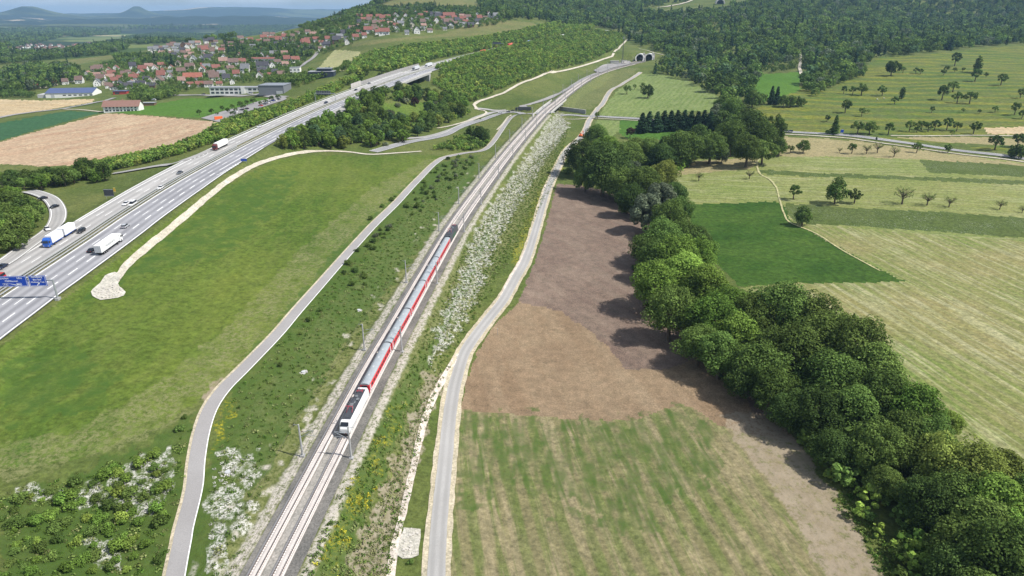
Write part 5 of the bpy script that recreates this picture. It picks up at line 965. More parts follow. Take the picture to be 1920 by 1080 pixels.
# guard rails
M_guard = mat('guardrail_steel', (.50, .51, .51), .45, .4)
def guard(off, lb, y0=0, y1=1e9, P=MW, zf=MZ):
    k = (P[:, 1] >= y0)&(P[:, 1] <= y1); C = P[k]; t = thing('guard_rail', lb, 'guard rail', (0, 0, 0), 0, 'guard rails of the motorway'); i0, i1 = np.where(k)[0][[0, -1]]
    frame_box(MB(), P, i0, i1, off-.12, off+.12, .45, .78, zf, max(20, (i1-i0)*2)).build('rail', M_guard, t); m = MB(); 
    for i in np.arange(i0, i1, 1.6):
        p, d, n_ = frame_at(P, i); 
        if p[1] < 420: q = p[:2]+n_[:2]*(off+.2); m.box(q[0], q[1], zf(p[1])-.2, .12, .12, .8)
    if m.v: m.build('posts', M_galv, t)
guard(-1.7, 'guard rail along the median on the side of the oncoming carriageway'); guard(1.7, 'guard rail along the median beside the departing carriageway'); guard(-15.6, 'guard rail on the outer edge by the long hedge', 420, 1100); guard(-.2, 'thin middle guard rail running in the gravel median', 0, 420)
def portal(px, py, label):
    x, y, z = onprof([(px, py)], -4.0, .03)[0]; t = thing('tunnel_portal', label, 'tunnel', (x, y, z-.6), 0, 'railway tunnel mouths'); i = ri(1170); p, d, n_ = frame_at(RAIL, i); t.rotation_euler = (0, 0, math.atan2(d[1], d[0])-math.pi/2+R(14))
    a = np.linspace(R(-38), R(218), 25); ro, ri_ = 7.4, 5.9; zc = 4.3
    rings = []
    for yy, r1, r2 in ((0, ro, ri_),): pass
    V = [];F = []
    for yy in (0, 16):
        for r_ in (ri_, ro):
            for k in a: V.append((math.cos(k)*r_, yy+(2.2*math.sin(k) if yy == 0 else 0), max(zc+math.sin(k)*r_, 0)))
    n = len(a); m = MB(); m.v = V
    for k in range(n-1):
        m.f += [(k, k+1, n+k+1, n+k), (n+k, n+k+1, 3*n+k+1, 3*n+k), (k+1, k, 2*n+k, 2*n+k+1)]
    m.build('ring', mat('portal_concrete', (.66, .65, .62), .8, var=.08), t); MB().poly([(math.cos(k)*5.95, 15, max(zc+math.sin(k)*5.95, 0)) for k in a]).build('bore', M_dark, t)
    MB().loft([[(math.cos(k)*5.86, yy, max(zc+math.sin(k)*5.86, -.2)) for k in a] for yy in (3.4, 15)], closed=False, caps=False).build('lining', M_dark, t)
    MB().box(8.0, 3, -1, 2.6, 4, 7).box(7.4, 6, 6, 3.6, 3, 5).box(5.6, 7, 9.5, 2.6, 2.4, 3.4).build('buttress', M_conc, t); return t
portal(1199, 114, 'round pale tunnel mouth nearer to the radio mast'); portal(1216, 113.5, 'round pale tunnel mouth nearer to the dark forest')
p = W(1350, 13, 2020); t = thing('road_tunnel_portal', 'small white-arched tunnel mouth high in the forest', 'tunnel', (p[0], p[1], float(G(p[0], p[1]))+2)); aa = np.linspace(0, math.pi, 17)
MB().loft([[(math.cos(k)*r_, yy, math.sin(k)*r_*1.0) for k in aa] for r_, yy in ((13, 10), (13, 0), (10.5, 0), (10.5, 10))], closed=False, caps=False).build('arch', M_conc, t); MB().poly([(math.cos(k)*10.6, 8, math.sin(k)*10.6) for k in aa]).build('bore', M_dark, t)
# radio mast and building at its foot
P = onprof([(1167, 117)], -3, .03)[0]; t = thing('radio_mast', 'tall dark lattice radio mast standing in front of the tunnel', 'radio mast', tuple(P)); m = MB(); H_ = 40.0
for k in range(4): a = k*1.5708+.785; m.tube((math.cos(a)*1.1, math.sin(a)*1.1, 0), (math.cos(a)*.45, math.sin(a)*.45, H_), .16, .10, 5)
for j in range(20):
    z0, z1 = H_*j/20, H_*(j+1)/20; q0, q1 = 1.1-.65*j/20, 1.1-.65*(j+1)/20
    for k in range(4): a, b = k*1.5708+.785, (k+1)*1.5708+.785; m.tube((math.cos(a)*q0, math.sin(a)*q0, z0), (math.cos(b)*q1, math.sin(b)*q1, z1), .07, n=4, cap=False)
m.build('lattice', mat('mast_dark', (.10, .11, .12), .6, .3), t); MB().tube((0, 0, H_-2), (0, 0, H_-1.7), 2.0, n=10).build('platform', M_galv, t)
for a in (0, 2.1, 4.2): MB().box(math.cos(a)*1.3, math.sin(a)*1.3, H_-4.5, .4, .4, 2.2).build('antenna', M_white_p, t)
t = thing('equipment_building', 'low pale flat building at the foot of the radio mast', 'building', tuple(P+np.array([2, -4, 0])), .4); MB().box(0, 0, -.5, 9, 4, 3.6).build('wall', M_conc, t); MB().box(0, 0, 3.1, 9.6, 4.6, .35).build('roof', M_conc2, t); MB().box(-2, -2.02, 0, 1.1, .1, 2.1).build('door', M_dkroof, t)
t = thing('concrete_shelter', 'long low grey shelter beside the forecourt at the tunnel', 'building', tuple(P+np.array([-13, -2, 0])), .15); MB().box(0, 0, -.5, 14, 3.5, 3.0).build('wall', M_conc2, t); MB().box(0, 0, 2.5, 14.6, 4.2, .3).build('roof', M_conc, t)
# ------------------------------------------------------------------ sign gantry and signs
M_blue = mat('sign_blue', (.008, .055, .36), .5, var=.06); M_sw = mat('sign_white', (.75, .77, .8), .5)
MIDX = lambda y: mi(y)
def text(s, size, parent, x, y, z, name='lettering', al='CENTER'):
    c = bpy.data.curves.new(name, 'FONT'); c.body = s; c.size = size; c.align_x = al; c.align_y = 'CENTER'; c.extrude = .01; c.materials.append(M_sw); o = bpy.data.objects.new(name, c); me = bpy.data.meshes.new_from_object(o); bpy.data.objects.remove(o); o = bpy.data.objects.new(name, me); COL.objects.link(o); o.parent = parent; o.location = (x, y, z); o.rotation_euler = (math.pi/2, 0, 0); return o
pb = U([109], [562])[0]; d_, i_ = sd_poly(MW, [pb[0]], [pb[1]]); pm, dm, nm_ = frame_at(MW, i_[0]); ang = math.atan2(dm[1], dm[0])-math.pi/2; zb = MZ(pm[1])
t = thing('sign_gantry', 'grey steel gantry spanning the motorway with blue direction signs', 'gantry', (pb[0], pb[1], zb-.3), ang)
MB().tube((0, 0, -.2), (0, 0, 6.9), .30, .24, 10).build('post', M_galv, t); MB().box(0, 0, -.3, 1.2, 1.6, .9).build('footing', M_conc2, t)
MB().box(-11.2, 0, 6.5, 22.6, .45, .45).build('beam', M_galv, t)
MB().tube((-21.3, 0, -.2), (-21.3, 0, 6.9), .30, .24, 10).build('post', M_galv, t)
def arrow(mb, x, z, s, up=True, diag=False):
    if diag: mb.poly([(x-s*.5, -.13, z-s*.35), (x-s*.35, -.13, z-s*.5), (x+s*.25, -.13, z+s*.1), (x+s*.1, -.13, z+s*.25)]); mb.poly([(x+s*.5, -.13, z+s*.5), (x-s*.1, -.13, z+s*.42), (x+s*.42, -.13, z-s*.1)])
    else: mb.poly([(x-s*.1, -.13, z+s*.45), (x+s*.1, -.13, z+s*.45), (x+s*.1, -.13, z), (x-s*.1, -.13, z)]); mb.poly([(x, -.13, z-s*.45), (x-s*.4, -.13, z+.02), (x+s*.4, -.13, z+.02)])
for (xc, wd, ht, lines, lb) in ((-12.6, 9.6, 3.6, [('München', -2.4, 1.1, .95), ('Ulm', 2.7, 1.1, .95), ('Mühlhausen', 0, .1, .85)], 'wide blue sign reading München, Ulm and Mühlhausen'), (-4.5, 5.4, 3.6, [('Aichelberg', 0, 1.35, .8), ('Bad Boll', 0, .45, .8), ('Weilheim-Teck', 0, -.40, .70)], 'smaller blue exit sign reading Aichelberg, Bad Boll, Weilheim-Teck')):
    s = MB().box(xc, -.4, 4.95, wd, .16, ht).build('direction_sign', M_blue, t); s['label'] = lb; e = obj('x', None) if False else s
    m = MB(); hw, z0, z1, yy = wd/2-.12, 5.07, 4.95+ht-.12, -.49
    for a, b, c, d in ((xc-hw, z0, xc+hw, z0+.1), (xc-hw, z1-.1, xc+hw, z1), (xc-hw, z0, xc-hw+.1, z1), (xc+hw-.1, z0, xc+hw, z1)): m.quad((a, yy, b), (c, yy, b), (c, yy, d), (a, yy, d))
    k = len(m.v); arr = MB()
    if wd > 8:
        for ax in (-4.0, 0, 4.0): arrow(arr, xc+ax, 4.95+.75, 1.1)
        for ax in (-2.15, 2.15):
            for a, b, c, d in ((ax-.8, .35, ax+.8, .45), (ax-.8, 1.1, ax+.8, 1.2), (ax-.8, .35, ax-.7, 1.2), (ax+.7, .35, ax+.8, 1.2)): m.quad((xc+a, yy, 4.95+b), (xc+c, yy, 4.95+b), (xc+c, yy, 4.95+d), (xc+a, yy, 4.95+d))
            text('A 8', .62, s, xc+ax, -.5, 4.95+.78)
    else: arrow(arr, xc, 4.95+.7, 1.0, diag=True)
    m.v += [(v[0], -.5, v[2]) for v in arr.v]; m.f += [tuple(i+k for i in f) for f in arr.f]; m.build('sign_border', M_sw, s)
    for (tx, dx, dz, sz) in lines: text(tx, sz, s, xc+dx, -.5, 4.95+ht/2+dz-.0)
# far gantries
def far_gantry(px, py, xa, xb, label, h=7.0):
    p = onprof([(px, py)], 5.2, .045)[0]; d_, i_ = sd_poly(MW, [p[0]], [p[1]]); pm, dm, nm_ = frame_at(MW, i_[0]); a = math.atan2(dm[1], dm[0])-math.pi/2
    t = thing('sign_gantry', label, 'gantry', (pm[0], pm[1], pm[2]), a); 
    for x in (xa, xb): MB().tube((x, 0, -.6), (x, 0, h), .25, .2, 8).build('post', M_galv, t)
    MB().box((xa+xb)/2, 0, h-.3, xb-xa, .5, .5).build('beam', M_galv, t); MB().box(xa+(xb-xa)*.42, .3, h-1.4, (xb-xa)*.72, .2, 3.2).build('sign_back', M_dkroof, t)
    for k in range(9): MB().tube((xa+(xb-xa)*(.08+.085*k), .2, h-1.6), (xa+(xb-xa)*(.08+.085*k), .2, h+2.4), .10, n=5).build('stiffener', M_galv, t)
far_gantry(629, 191, -18, 0.2, 'dark sign gantry seen from behind over the oncoming carriageway', 7); far_gantry(948, 92, -18, 0.2, 'farthest dark gantry over the motorway near the orange vehicles', 8)
def small_sign(px, py, w_, h_, up, label, m_=M_blue, two=True, name='road_sign', rz=0.0):
    p = U([px], [py])[0]; t = thing(name, label, 'road sign', tuple(p), rz); 
    for x in ((-w_*.35, w_*.35) if two else (0,)): MB().tube((x, 0, -.3), (x, 0, up+h_*.8), .07, n=6).build('post', M_galv, t)
    MB().box(0, -.12, up, w_, .1, h_).build('panel', m_, t); m = MB()
    for a, b, c, d in ((-w_/2+.1, up+.1, w_/2-.1, up+.2), (-w_/2+.1, up+h_-.2, w_/2-.1, up+h_-.1)): m.quad((a, -.18, b), (c, -.18, b), (c, -.18, d), (a, -.18, d))
    m.build('border', M_sw, t); return t
small_sign(458, 305, 3.4, 1.6, .8, 'small blue sign where the motorway lanes divide'); small_sign(1578, 251, 2.6, 2.6, 1.0, 'blue sign at the roadside beside the dark conifer'); small_sign(207, 374, 4.6, 3.4, 1.6, 'dark rectangular sign board on two posts beside the motorway', M_dkroof)
small_sign(896, 238, 3.2, 2.2, .6, 'yellowish road sign standing beside the slip road', mat('sign_yellow', (.45, .38, .12), .6)); small_sign(216, 362, 1.0, 2.2, .6, 'slim yellow sign just behind the dark sign board', mat('sign_amber', (.6, .4, .05), .6), False)
p = U([1643], [263])[0]; plant('column', p[0], p[1], p[2], .9, 'spruce', 'cypress', 'slender dark columnar tree standing beside the main road', 'tree')
p = U([933], [628])[0]; t = thing('marker_post', 'thin grey post standing at the edge of the farm road', 'post', tuple(p)); MB().tube((0, 0, -.3), (0, 0, 2.4), .06, n=6).build('post_pipe', M_galv, t); MB().box(0, 0, 2.3, .3, .1, .3).build('plate', M_lgrey, t)
# manholes, stones
for k, (a, b, r_) in enumerate([(427, 886, 1.7), (569, 698, 1.2), (673, 582, 1.1)]):
    p = U([a], [b])[0]; t = thing('manhole', ['large round stone-ringed manhole beside the cycle path', 'pale stone-ringed manhole on the grass above the locomotive', 'farthest pale stone heap around a manhole above the coaches'][k], 'manhole', tuple(p)); MB().tube((0, 0, -.3), (0, 0, .35), .62, n=20).build('cover', M_lgrey, t); rg = random.Random(k); m = MB()
    for j in range(60): an, q = rg.uniform(0, 6.28), rg.uniform(.7, r_); s_ = rg.uniform(.14, .32); m.box(math.cos(an)*q, math.sin(an)*q, -.1, s_, s_*.8, .1+s_*.5, an)
    m.build('stone_ring', M_conc, t)
def stones(name, poly, n, s0, s1, label, m_):
    P = scatter(poly, math.sqrt(1)*.9, n, seed=n); m = MB(); rg = random.Random(n)
    for p in P: s_ = rg.uniform(s0, s1); m.box(p[0], p[1], p[2]-.05, s_, s_*rg.uniform(.6, 1), s_*.6, rg.uniform(0, 3))
    o = m.build(name, m_); o['kind'] = 'stuff'; o['label'] = label
stones('riprap_stones', [(757, 991), (788, 992), (784, 1044), (745, 1047)], 120, .3, .75, 'pale rough stones paving the square beside the channel', mat('stone_pale', (.50, .47, .42), .9, var=.25, vs=1.2))
stones('rubble', [(175, 549), (190, 536), (215, 530), (232, 547), (220, 558), (184, 560)], 220, .4, 1.0, 'white rubble at the end of the gravel track', MATS['stone_pale'])
stones('rubble', [(620, 800), (650, 735), (690, 690), (700, 700), (640, 790), (560, 900), (545, 900)], 150, .2, .6, 'pale rubble along the left edge of the railway', MATS['stone_pale']) if False else None
# ------------------------------------------------------------------ vehicles
M_car = mat('car_paint', (1, 1, 1), .25, .1, .6, painted=True); M_tyre = mat('tyre', (.018, .018, .018), .8); M_rim = mat('rim', (.35, .35, .36), .35, .7); M_lamp = mat('lamp_glass', (.6, .6, .58), .15, spec=.8); M_rlamp = mat('rear_lamp', (.35, .01, .01), .3)
def car_proto(kind):
    t = thing('car', 'x', 'car'); w_ = .90; 
    P = {'saloon': ([(-2.2, .32), (-2.22, .72), (-2.05, .92), (-1.5, .98), (1.25, .93), (2.0, .78), (2.2, .6), (2.22, .32)], [(-1.6, .96), (-1.05, 1.38), (.15, 1.42), (1.1, .93)]),
         'estate': ([(-2.3, .32), (-2.32, .85), (-2.22, .98), (1.3, .95), (2.1, .8), (2.28, .6), (2.3, .32)], [(-2.18, .97), (-1.95, 1.5), (.25, 1.55), (1.25, .95)]),
         'van': ([(-2.6, .35), (-2.62, 1.1), (1.6, 1.1), (2.3, .95), (2.55, .7), (2.55, .35)], [(-2.55, 1.09), (-2.5, 2.0), (.9, 2.0), (1.75, 1.08)])}[kind]
    b = MB().prof(P[0], -w_, w_).build('body', M_car, t, .07, True); b['painted'] = 1
    g = P[1]; MB().loft([[(-w_*.93, g[0][0], g[0][1]), (-w_*.74, g[1][0], g[1][1]), (-w_*.74, g[2][0], g[2][1]), (-w_*.93, g[3][0], g[3][1])], [(w_*.93, g[0][0], g[0][1]), (w_*.74, g[1][0], g[1][1]), (w_*.74, g[2][0], g[2][1]), (w_*.93, g[3][0], g[3][1])]]).build('windows', M_glass, t)
    r_ = MB().box(0, (g[1][0]+g[2][0])/2, g[1][1]-.01, w_*1.44, (g[2][0]-g[1][0])*.96, .06).build('roof', M_car, t, .02); r_['painted'] = 1
    for x in (-.86, .86):
        for y in (-1.35, 1.38): wh = MB().tube((x-.11, y, .32), (x+.11, y, .32), .32, n=12).build('wheel', M_tyre, t); MB().tube((x-.12, y, .32), (x+.12, y, .32), .18, n=8).build('rim', M_rim, wh)
    for x in (-.62, .62): MB().box(x, P[0][-2][0]-.02, .58, .36, .08, .14).build('headlight', M_lamp, t); MB().box(x*1.08, P[0][1][0]+.02, .72, .3, .06, .16).build('tail_light', M_rlamp, t)
    remember(t); return t
CP = {k: car_proto(k) for k in ('saloon', 'estate', 'van')}; USED = set()
def truck_proto(kind, cabc, boxc, label):
    t = thing('lorry', label, 'lorry'); cm = mat('cab_'+kind, cabc, .35, spec=.5); bm = mat('box_'+kind, boxc, .5, var=.05)
    L = 13.6 if kind != 'drawbar' else 7.6; f = 8.2 if kind != 'drawbar' else 9.0
    MB().prof([(f-2.2, .6), (f-2.2, 3.4), (f-1.6, 3.75), (f-.35, 3.2), (f-.05, 1.9), (f, .45), (f-.6, .42)], -1.22, 1.22).build('cab', cm, t, .06)
    MB().quad((-1.08, f-.01, 1.95), (1.08, f-.01, 1.95), (1.02, f-.30, 2.95), (-1.02, f-.30, 2.95)).build('windscreen', M_glass, t)
    for s in (-1, 1): MB().box(s*1.23, f-.95, 1.9, .03, .9, .75).build('side_window', M_glass, t); MB().box(s*1.42, f-.25, 1.9, .3, .15, .8).build('mirror', M_black, t)
    for x in (-.9, .9): MB().box(x, f-.02, .75, .4, .1, .22).build('headlight', M_lamp, t)
    segs = [(f-2.6-L/2, L)] if kind != 'drawbar' else [(f-2.5-3.8, 7.6), (f-2.5-7.6-1.2-3.9, 7.8)]
    for (yc, l_) in segs:
        b = MB().box(0, yc, 1.15, 2.55, l_, 2.85).build('cargo_box', bm, t, .03); MB().box(0, yc, .75, 2.3, l_*.96, .4).build('chassis', M_black if kind != 'drawbar' else mat('chassis_blue', (.02, .08, .35), .5), t); MB().box(0, yc-l_/2-.01, 1.25, 2.3, .04, 2.6).build('rear_doors', M_lgrey, t)
    m = []
    ys = [f-1.2, f-4.0]+[segs[-1][0]-segs[-1][1]*.18-k*1.35 for k in range(3)]
    for y in ys:
        for x in (-1.05, 1.05): wh = MB().tube((x-.18, y, .5), (x+.18, y, .5), .5, n=12).build('wheel', M_tyre, t); MB().tube((x-.19, y, .5), (x+.19, y, .5), .26, n=8).build('rim', M_rim, wh)
    return t
def on_mw(px, py, off_h=0.5):
    p = onprof([(px, py)], 5.2+off_h, .045)[0]; d_, i_ = sd_poly(MW, [p[0]], [p[1]]); pm, dm, n_ = frame_at(MW, i_[0]); return p, dm
def put_mw(o, px, py, away, hh=.7):
    p, d = on_mw(px, py, hh); a = math.atan2(d[1], d[0])-math.pi/2+(0 if away else math.pi); o.location = (p[0], p[1], MZ(p[1])+.02); o.rotation_euler = (math.atan(.045)*(1 if away else -1), 0, a)
CARC = dict(black=(.012, .013, .018), navy=(.012, .02, .05), white=(.72, .72, .72), silver=(.42, .43, .45), grey=(.10, .11, .12), red=(.45, .02, .02), blue=(.02, .06, .25))
def car(kind, colr, label, group=None):
    pr = CP[kind]
    if kind in USED: c = copy_thing(pr, (0, 0, 0), color=CARC[colr]+(1,))
    else:
        USED.add(kind); c = pr
        for ch in c.children:
            if ch.get('painted'): ch.color = CARC[colr]+(1,)
    c['label'] = label; c['group'] = group or 'cars on the roads'; return c
for (a, b, k, cl, away, lb) in [(152, 432, 'estate', 'black', 0, 'black estate car right behind the blue drawbar lorry'), (249, 382, 'van', 'white', 0, 'white van overtaking beside a white saloon'), (236, 381, 'saloon', 'white', 0, 'white saloon on the lane beside the white van'), (301, 351, 'saloon', 'white', 0, 'white car close to the median ahead of the silver one'), (337, 323, 'saloon', 'grey', 0, 'grey car following on the oncoming carriageway by the exit'), (486, 237, 'saloon', 'white', 0, 'white car on the outer lane beside the hedge'), (611, 192, 'estate', 'navy', 0, 'dark blue car just before the dark gantry'), (667, 168, 'saloon', 'black', 0, 'black car just past the dark gantry near the noise barrier'), (692, 156, 'saloon', 'grey', 0, 'dark car beside the noise barrier farther on'), (830, 117, 'saloon', 'grey', 0, 'small dark car behind the two white lorries'), (851, 111, 'saloon', 'black', 0, 'second small dark car behind the two white lorries'),
    (1010, 76.5, 'saloon', 'navy', 0, 'tiny dark car on the far motorway behind the blue-tailed lorry'), (172, 468, 'saloon', 'black', 1, 'black car close behind the white articulated lorry'), (235, 423, 'estate', 'silver', 1, 'silver estate car ahead of the white articulated lorry'), (780, 138, 'saloon', 'white', 1, 'white car on the departing carriageway at the bridge'), (4, 499, 'saloon', 'navy', 0, 'dark blue car at the left edge on the ramp lane'), (-2, 522, 'van', 'red', 0, 'red van at the left edge behind the gantry sign'), (944, 86, 'van', 'red', 0, 'red vehicle under the farthest gantry'), (932, 88, 'van', 'red', 0, 'red vehicle just before the farthest gantry')]:
    put_mw(car(k, cl, lb), a, b, away)
def put_ground(o, px, py, ang, dz=.1): p = U([px], [py])[0]; o.location = (p[0], p[1], G(p[0], p[1])+.12+dz+.0005*p[1]); o.rotation_euler = (0, 0, ang); return o
for (a, b, k, cl, an, lb) in [(81, 376, 'saloon', 'black', 2.2, 'black car coming round the top of the curved ramp'), (103, 392, 'saloon', 'black', 3.0, 'second black car on the curved ramp nearer the motorway'), (90, 434, 'saloon', 'white', 3.9, 'white car on the ramp beside the blue lorry'), (620, 220, 'saloon', 'silver', 0, 'silver car driving on the entry ramp by the wood'), (961, 210, 'saloon', 'black', 1.6, 'black car waiting behind the dark lorry at the junction'), (953, 212, 'saloon', 'black', 1.6, 'black car second behind the dark lorry at the junction'), (938, 214, 'estate', 'white', 1.6, 'white car at the junction before the road bend'), (1473, 248, 'saloon', 'black', 1.5, 'dark car on the main road emerging from the belt'), (1481, 249, 'estate', 'black', 1.5, 'dark estate car following on the main road'), (382, 179, 'saloon', 'black', 1.5, 'dark car on the village road by the school'), (470, 178, 'van', 'white', 1.5, 'white van on the village road by the school'), (289, 190, 'van', 'white', 1.2, 'white van parked beside the farmhouse sheds')]:
    put_ground(car(k, cl, lb), a, b, an, .45)
for k, (a, b, cl) in enumerate([(442, 212, 'white'), (454, 208, 'black'), (463, 206, 'black'), (489, 200, 'red'), (497, 197, 'grey'), (502, 195, 'white'), (507, 193, 'silver'), (511, 191, 'blue'), (516, 190, 'white'), (522, 188, 'grey')]): put_ground(car('saloon', cl, f'{cl} car parked in the long car park, {ordw(k+1)} from left', 'cars in the car park'), a, b, 1.0)
M_lt = mat('lorry_lettering', (.25, .27, .3), .6)
tr = truck_proto('white', (.72, .72, .72), (.74, .74, .73), 'white articulated lorry with grey lettering on the near carriageway'); put_mw(tr, 204, 456, 1, 2.0); 
lt = text('TRANSPORTE', 1.15, tr, 0, 0, 0); lt.data.materials.clear(); lt.data.materials.append(M_lt); lt.rotation_euler = (math.pi/2, 0, math.pi/2); lt.location = (1.30, -1.2, 2.5)
tr = truck_proto('drawbar', (.02, .10, .42), (.72, .73, .75), 'blue lorry pulling a second white box trailer'); put_mw(tr, 110, 442, 0, 1.8)
tr = truck_proto('brown', (.12, .02, .02), (.74, .73, .71), 'white articulated lorry with dark red cab beside the hedge'); put_mw(tr, 413, 271, 0, 2.0)
tr = truck_proto('grey', (.3, .31, .32), (.50, .52, .55), 'grey lorry on the motorway bridge, left one of the pair'); put_mw(tr, 780, 127.5, 0, 2.0)
tr = truck_proto('paleA', (.7, .7, .7), (.55, .57, .60), 'pale grey lorry on the motorway bridge following the other'); put_mw(tr, 804, 121.5, 0, 2.0)
tr = truck_proto('orange', (.55, .09, .04), (.62, .12, .05), 'orange lorry on the far motorway past the bridge'); put_mw(tr, 905, 96.5, 0, 2.0)
tr = truck_proto('redwhite', (.6, .05, .04), (.62, .14, .10), 'red lorry with white parts beyond the farthest gantry'); put_mw(tr, 957, 83.5, 0, 2.0)
tr = truck_proto('bluewhite', (.7, .7, .7), (.25, .32, .62), 'white-cabbed lorry with blue box on the far motorway'); put_mw(tr, 991, 78.5, 0, 2.0)
tr = truck_proto('paleB', (.7, .7, .7), (.72, .72, .7), 'small white lorry near the far end of the motorway'); put_mw(tr, 1054, 67, 0, 2.0)
tr = truck_proto('dark', (.03, .035, .04), (.06, .065, .07), 'dark lorry standing at the junction left of the railway bridge'); put_ground(tr, 981, 209, 1.6)
t = thing('container', 'bright orange container at the corner of the car park', 'container', tuple(U([410], [224])[0]), .5); MB().box(0, 0, 0, 6, 2.5, 2.6).build('body', mat('container_orange', (.75, .14, .03), .6), t, .03); MB().box(0, 0, 2.6, 5.6, 2.1, .05).build('lid', mat('container_lid', (.4, .3, .25), .6), t)
def digger(px, py, a, label, colr, boom):
    p = U([px], [py])[0]; t = thing('excavator', label, 'excavator', tuple(p), a); cm = mat('machine_'+colr, (.70, .16, .04) if colr == 'orange' else (.62, .30, .06), .5)
    for x in (-1.0, 1.0): MB().loft([[(x-.28, y, z) for y, z in ((-1.8, .2), (-1.4, 0), (1.4, 0), (1.8, .2), (1.8, .6), (1.4, .85), (-1.4, .85), (-1.8, .6))], [(x+.28, y, z) for y, z in ((-1.8, .2), (-1.4, 0), (1.4, 0), (1.8, .2), (1.8, .6), (1.4, .85), (-1.4, .85), (-1.8, .6))]]).build('crawler_track', M_black, t)
    MB().box(0, -.3, 1.0, 2.5, 3.2, 1.1).build('body', cm, t, .08); MB().box(-.7, .8, 1.2, 1.0, 1.4, 1.8).build('cab', M_glass, t, .05); MB().box(-.7, .8, 3.0, 1.1, 1.5, .1).build('cab_roof', cm, t)
    m = MB(); q = [(.3, 1.0, 1.6), (.3, 3.2, 4.6*boom), (.3, 5.6, 4.2*boom), (.3, 6.4, 1.4)]
    for u, v in zip(q[:-1], q[1:]): m.tube(u, v, .26, .2, 6)
    m.build('boom', cm if boom > .9 else M_black, t); MB().prof([(6.0, 1.5), (6.8, 1.4), (6.9, .7), (6.1, .5)], -.3, .9).build('bucket', M_black, t)
digger(1089, 257, -.4, 'orange excavator parked on the far end of the farm road', 'orange', 1.0); digger(1098, 259, -.9, 'yellow-orange excavator right beside the orange one', 'amber', .8)
# ------------------------------------------------------------------ houses
M_wall = mat('render_white', (.74, .73, .70), .85, var=.08); ROOFC = dict(R=(.20, .085, .066), O=(.28, .105, .072), B=(.15, .10, .085), D=(.055, .055, .065), G=(.16, .165, .175), P=(.27, .17, .14)); ROOFN = dict(R='red', O='orange', B='brown', D='dark', G='grey', P='pale red')
M_win = mat('window_glass', (.05, .06, .075), .2, spec=.7); M_chim = mat('chimney_brick', (.30, .16, .12), .9); WALLS = [M_wall, mat('render_cream', (.60, .55, .44), .85, var=.08), mat('render_grey', (.42, .42, .42), .85, var=.08), mat('timber_brown', (.16, .10, .06), .9, var=.2)]
def house_proto(key, wallm, L=12.0, Wd=9.0, ev=4.6, rg_=8.8, det=True):
    t = thing('house', 'x', 'house'); m = MB(); l, w_ = L/2, Wd/2
    m.v = [(-l, -w_, -1.5), (l, -w_, -1.5), (l, w_, -1.5), (-l, w_, -1.5), (-l, -w_, ev), (l, -w_, ev), (l, w_, ev), (-l, w_, ev), (-l, 0, rg_-.15), (l, 0, rg_-.15)]
    m.f = [(0, 1, 5, 4), (2, 3, 7, 6), (1, 2, 6, 9, 5), (3, 0, 4, 8, 7), (4, 5, 9, 8), (6, 7, 8, 9)]; m.build('wall', wallm, t)
    rm = mat('tiles_'+key, ROOFC[key], .85, var=.25, vs=.8); m = MB(); o_ = .7; sl_ = (rg_-ev)/w_
    for s in (-1, 1):
        y, z = s*(w_+o_), ev-o_*sl_; n = len(m.v)
        m.v += [(-l-.5, y, z), (l+.5, y, z), (l+.5, 0, rg_+.02), (-l-.5, 0, rg_+.02), (-l-.5, y, z+.22), (l+.5, y, z+.22), (l+.5, 0, rg_+.24), (-l-.5, 0, rg_+.24)]; m.f += [tuple(n+k for k in q) for q in ((3, 2, 1, 0), (4, 5, 6, 7), (0, 1, 5, 4), (1, 2, 6, 5), (3, 0, 4, 7))]
    r_ = m.build('roof', rm, t); MB().box(l*.35, w_*.25, ev+(rg_-ev)*.6, .7, .7, 2.2).build('chimney', M_chim, r_)
    if det:
        for (x, z) in ((-3.6, 1.0), (0, 1.0), (3.6, 1.0), (-3.6, 3.1), (3.6, 3.1)): MB().box(x, -w_-.02, z, 1.5, .1, 1.25).build('window', M_win, t)
        for s in (-1, 1):
            for (y, z) in ((-2, 1.0), (2, 1.0), (-1.3, 3.6), (1.3, 3.6), (0, 6)): MB().box(s*(l+.02), y, z, .1, 1.2, 1.2).build('window', M_win, t)
        MB().box(1.8, -w_-.03, -.2, 1.1, .1, 2.2).build('door', M_black, t)
    t['roof_kind'] = ROOFN[key]; remember(t); return t
HP = {}
for k in ROOFC: HP[k] = [house_proto(k, WALLS[0]), house_proto(k, WALLS[1] if k != 'D' else WALLS[3]), house_proto(k, WALLS[0], 10, 9, 5.2, 10.2)]
HF = {k: [house_proto(k, WALLS[j % 2], det=False) for j in range(1)] for k in ROOFC}
used_h = set(); HOUSES = []
def house(px, py, wpx, key, base, grp, row, far=False, long_=False):
    p = U([px], [py])[0]; dep = p[1]*cp-(p[2]-CZ)*sp; wm = wpx*dep/FPX; pr = random.choice(HF[key] if far else HP[key]); s = min(max(wm/13.5, .55), 1.25); fx = min(max(wm/13.5/s, 1), 5)
    a = base+random.choice([0, 0, math.pi/2, .25])+random.uniform(-.15, .15)
    if fx > 1.15: a = base+random.uniform(-.1, .1)
    o = copy_thing(pr, (p[0], p[1], p[2]), a, (s*fx, s, s)); o['group'] = grp; HOUSES.append((row, px, o)); return o
def rows(data, x0, y0, sc_, base, grp, far=False):
    for q in data.split(';'):
        f = q.split(',')
        a, b, c = float(f[0]), float(f[1]), float(f[2]); house(x0+a/sc_, y0+b/sc_+3, c/sc_, f[3], base, grp, grp, far)
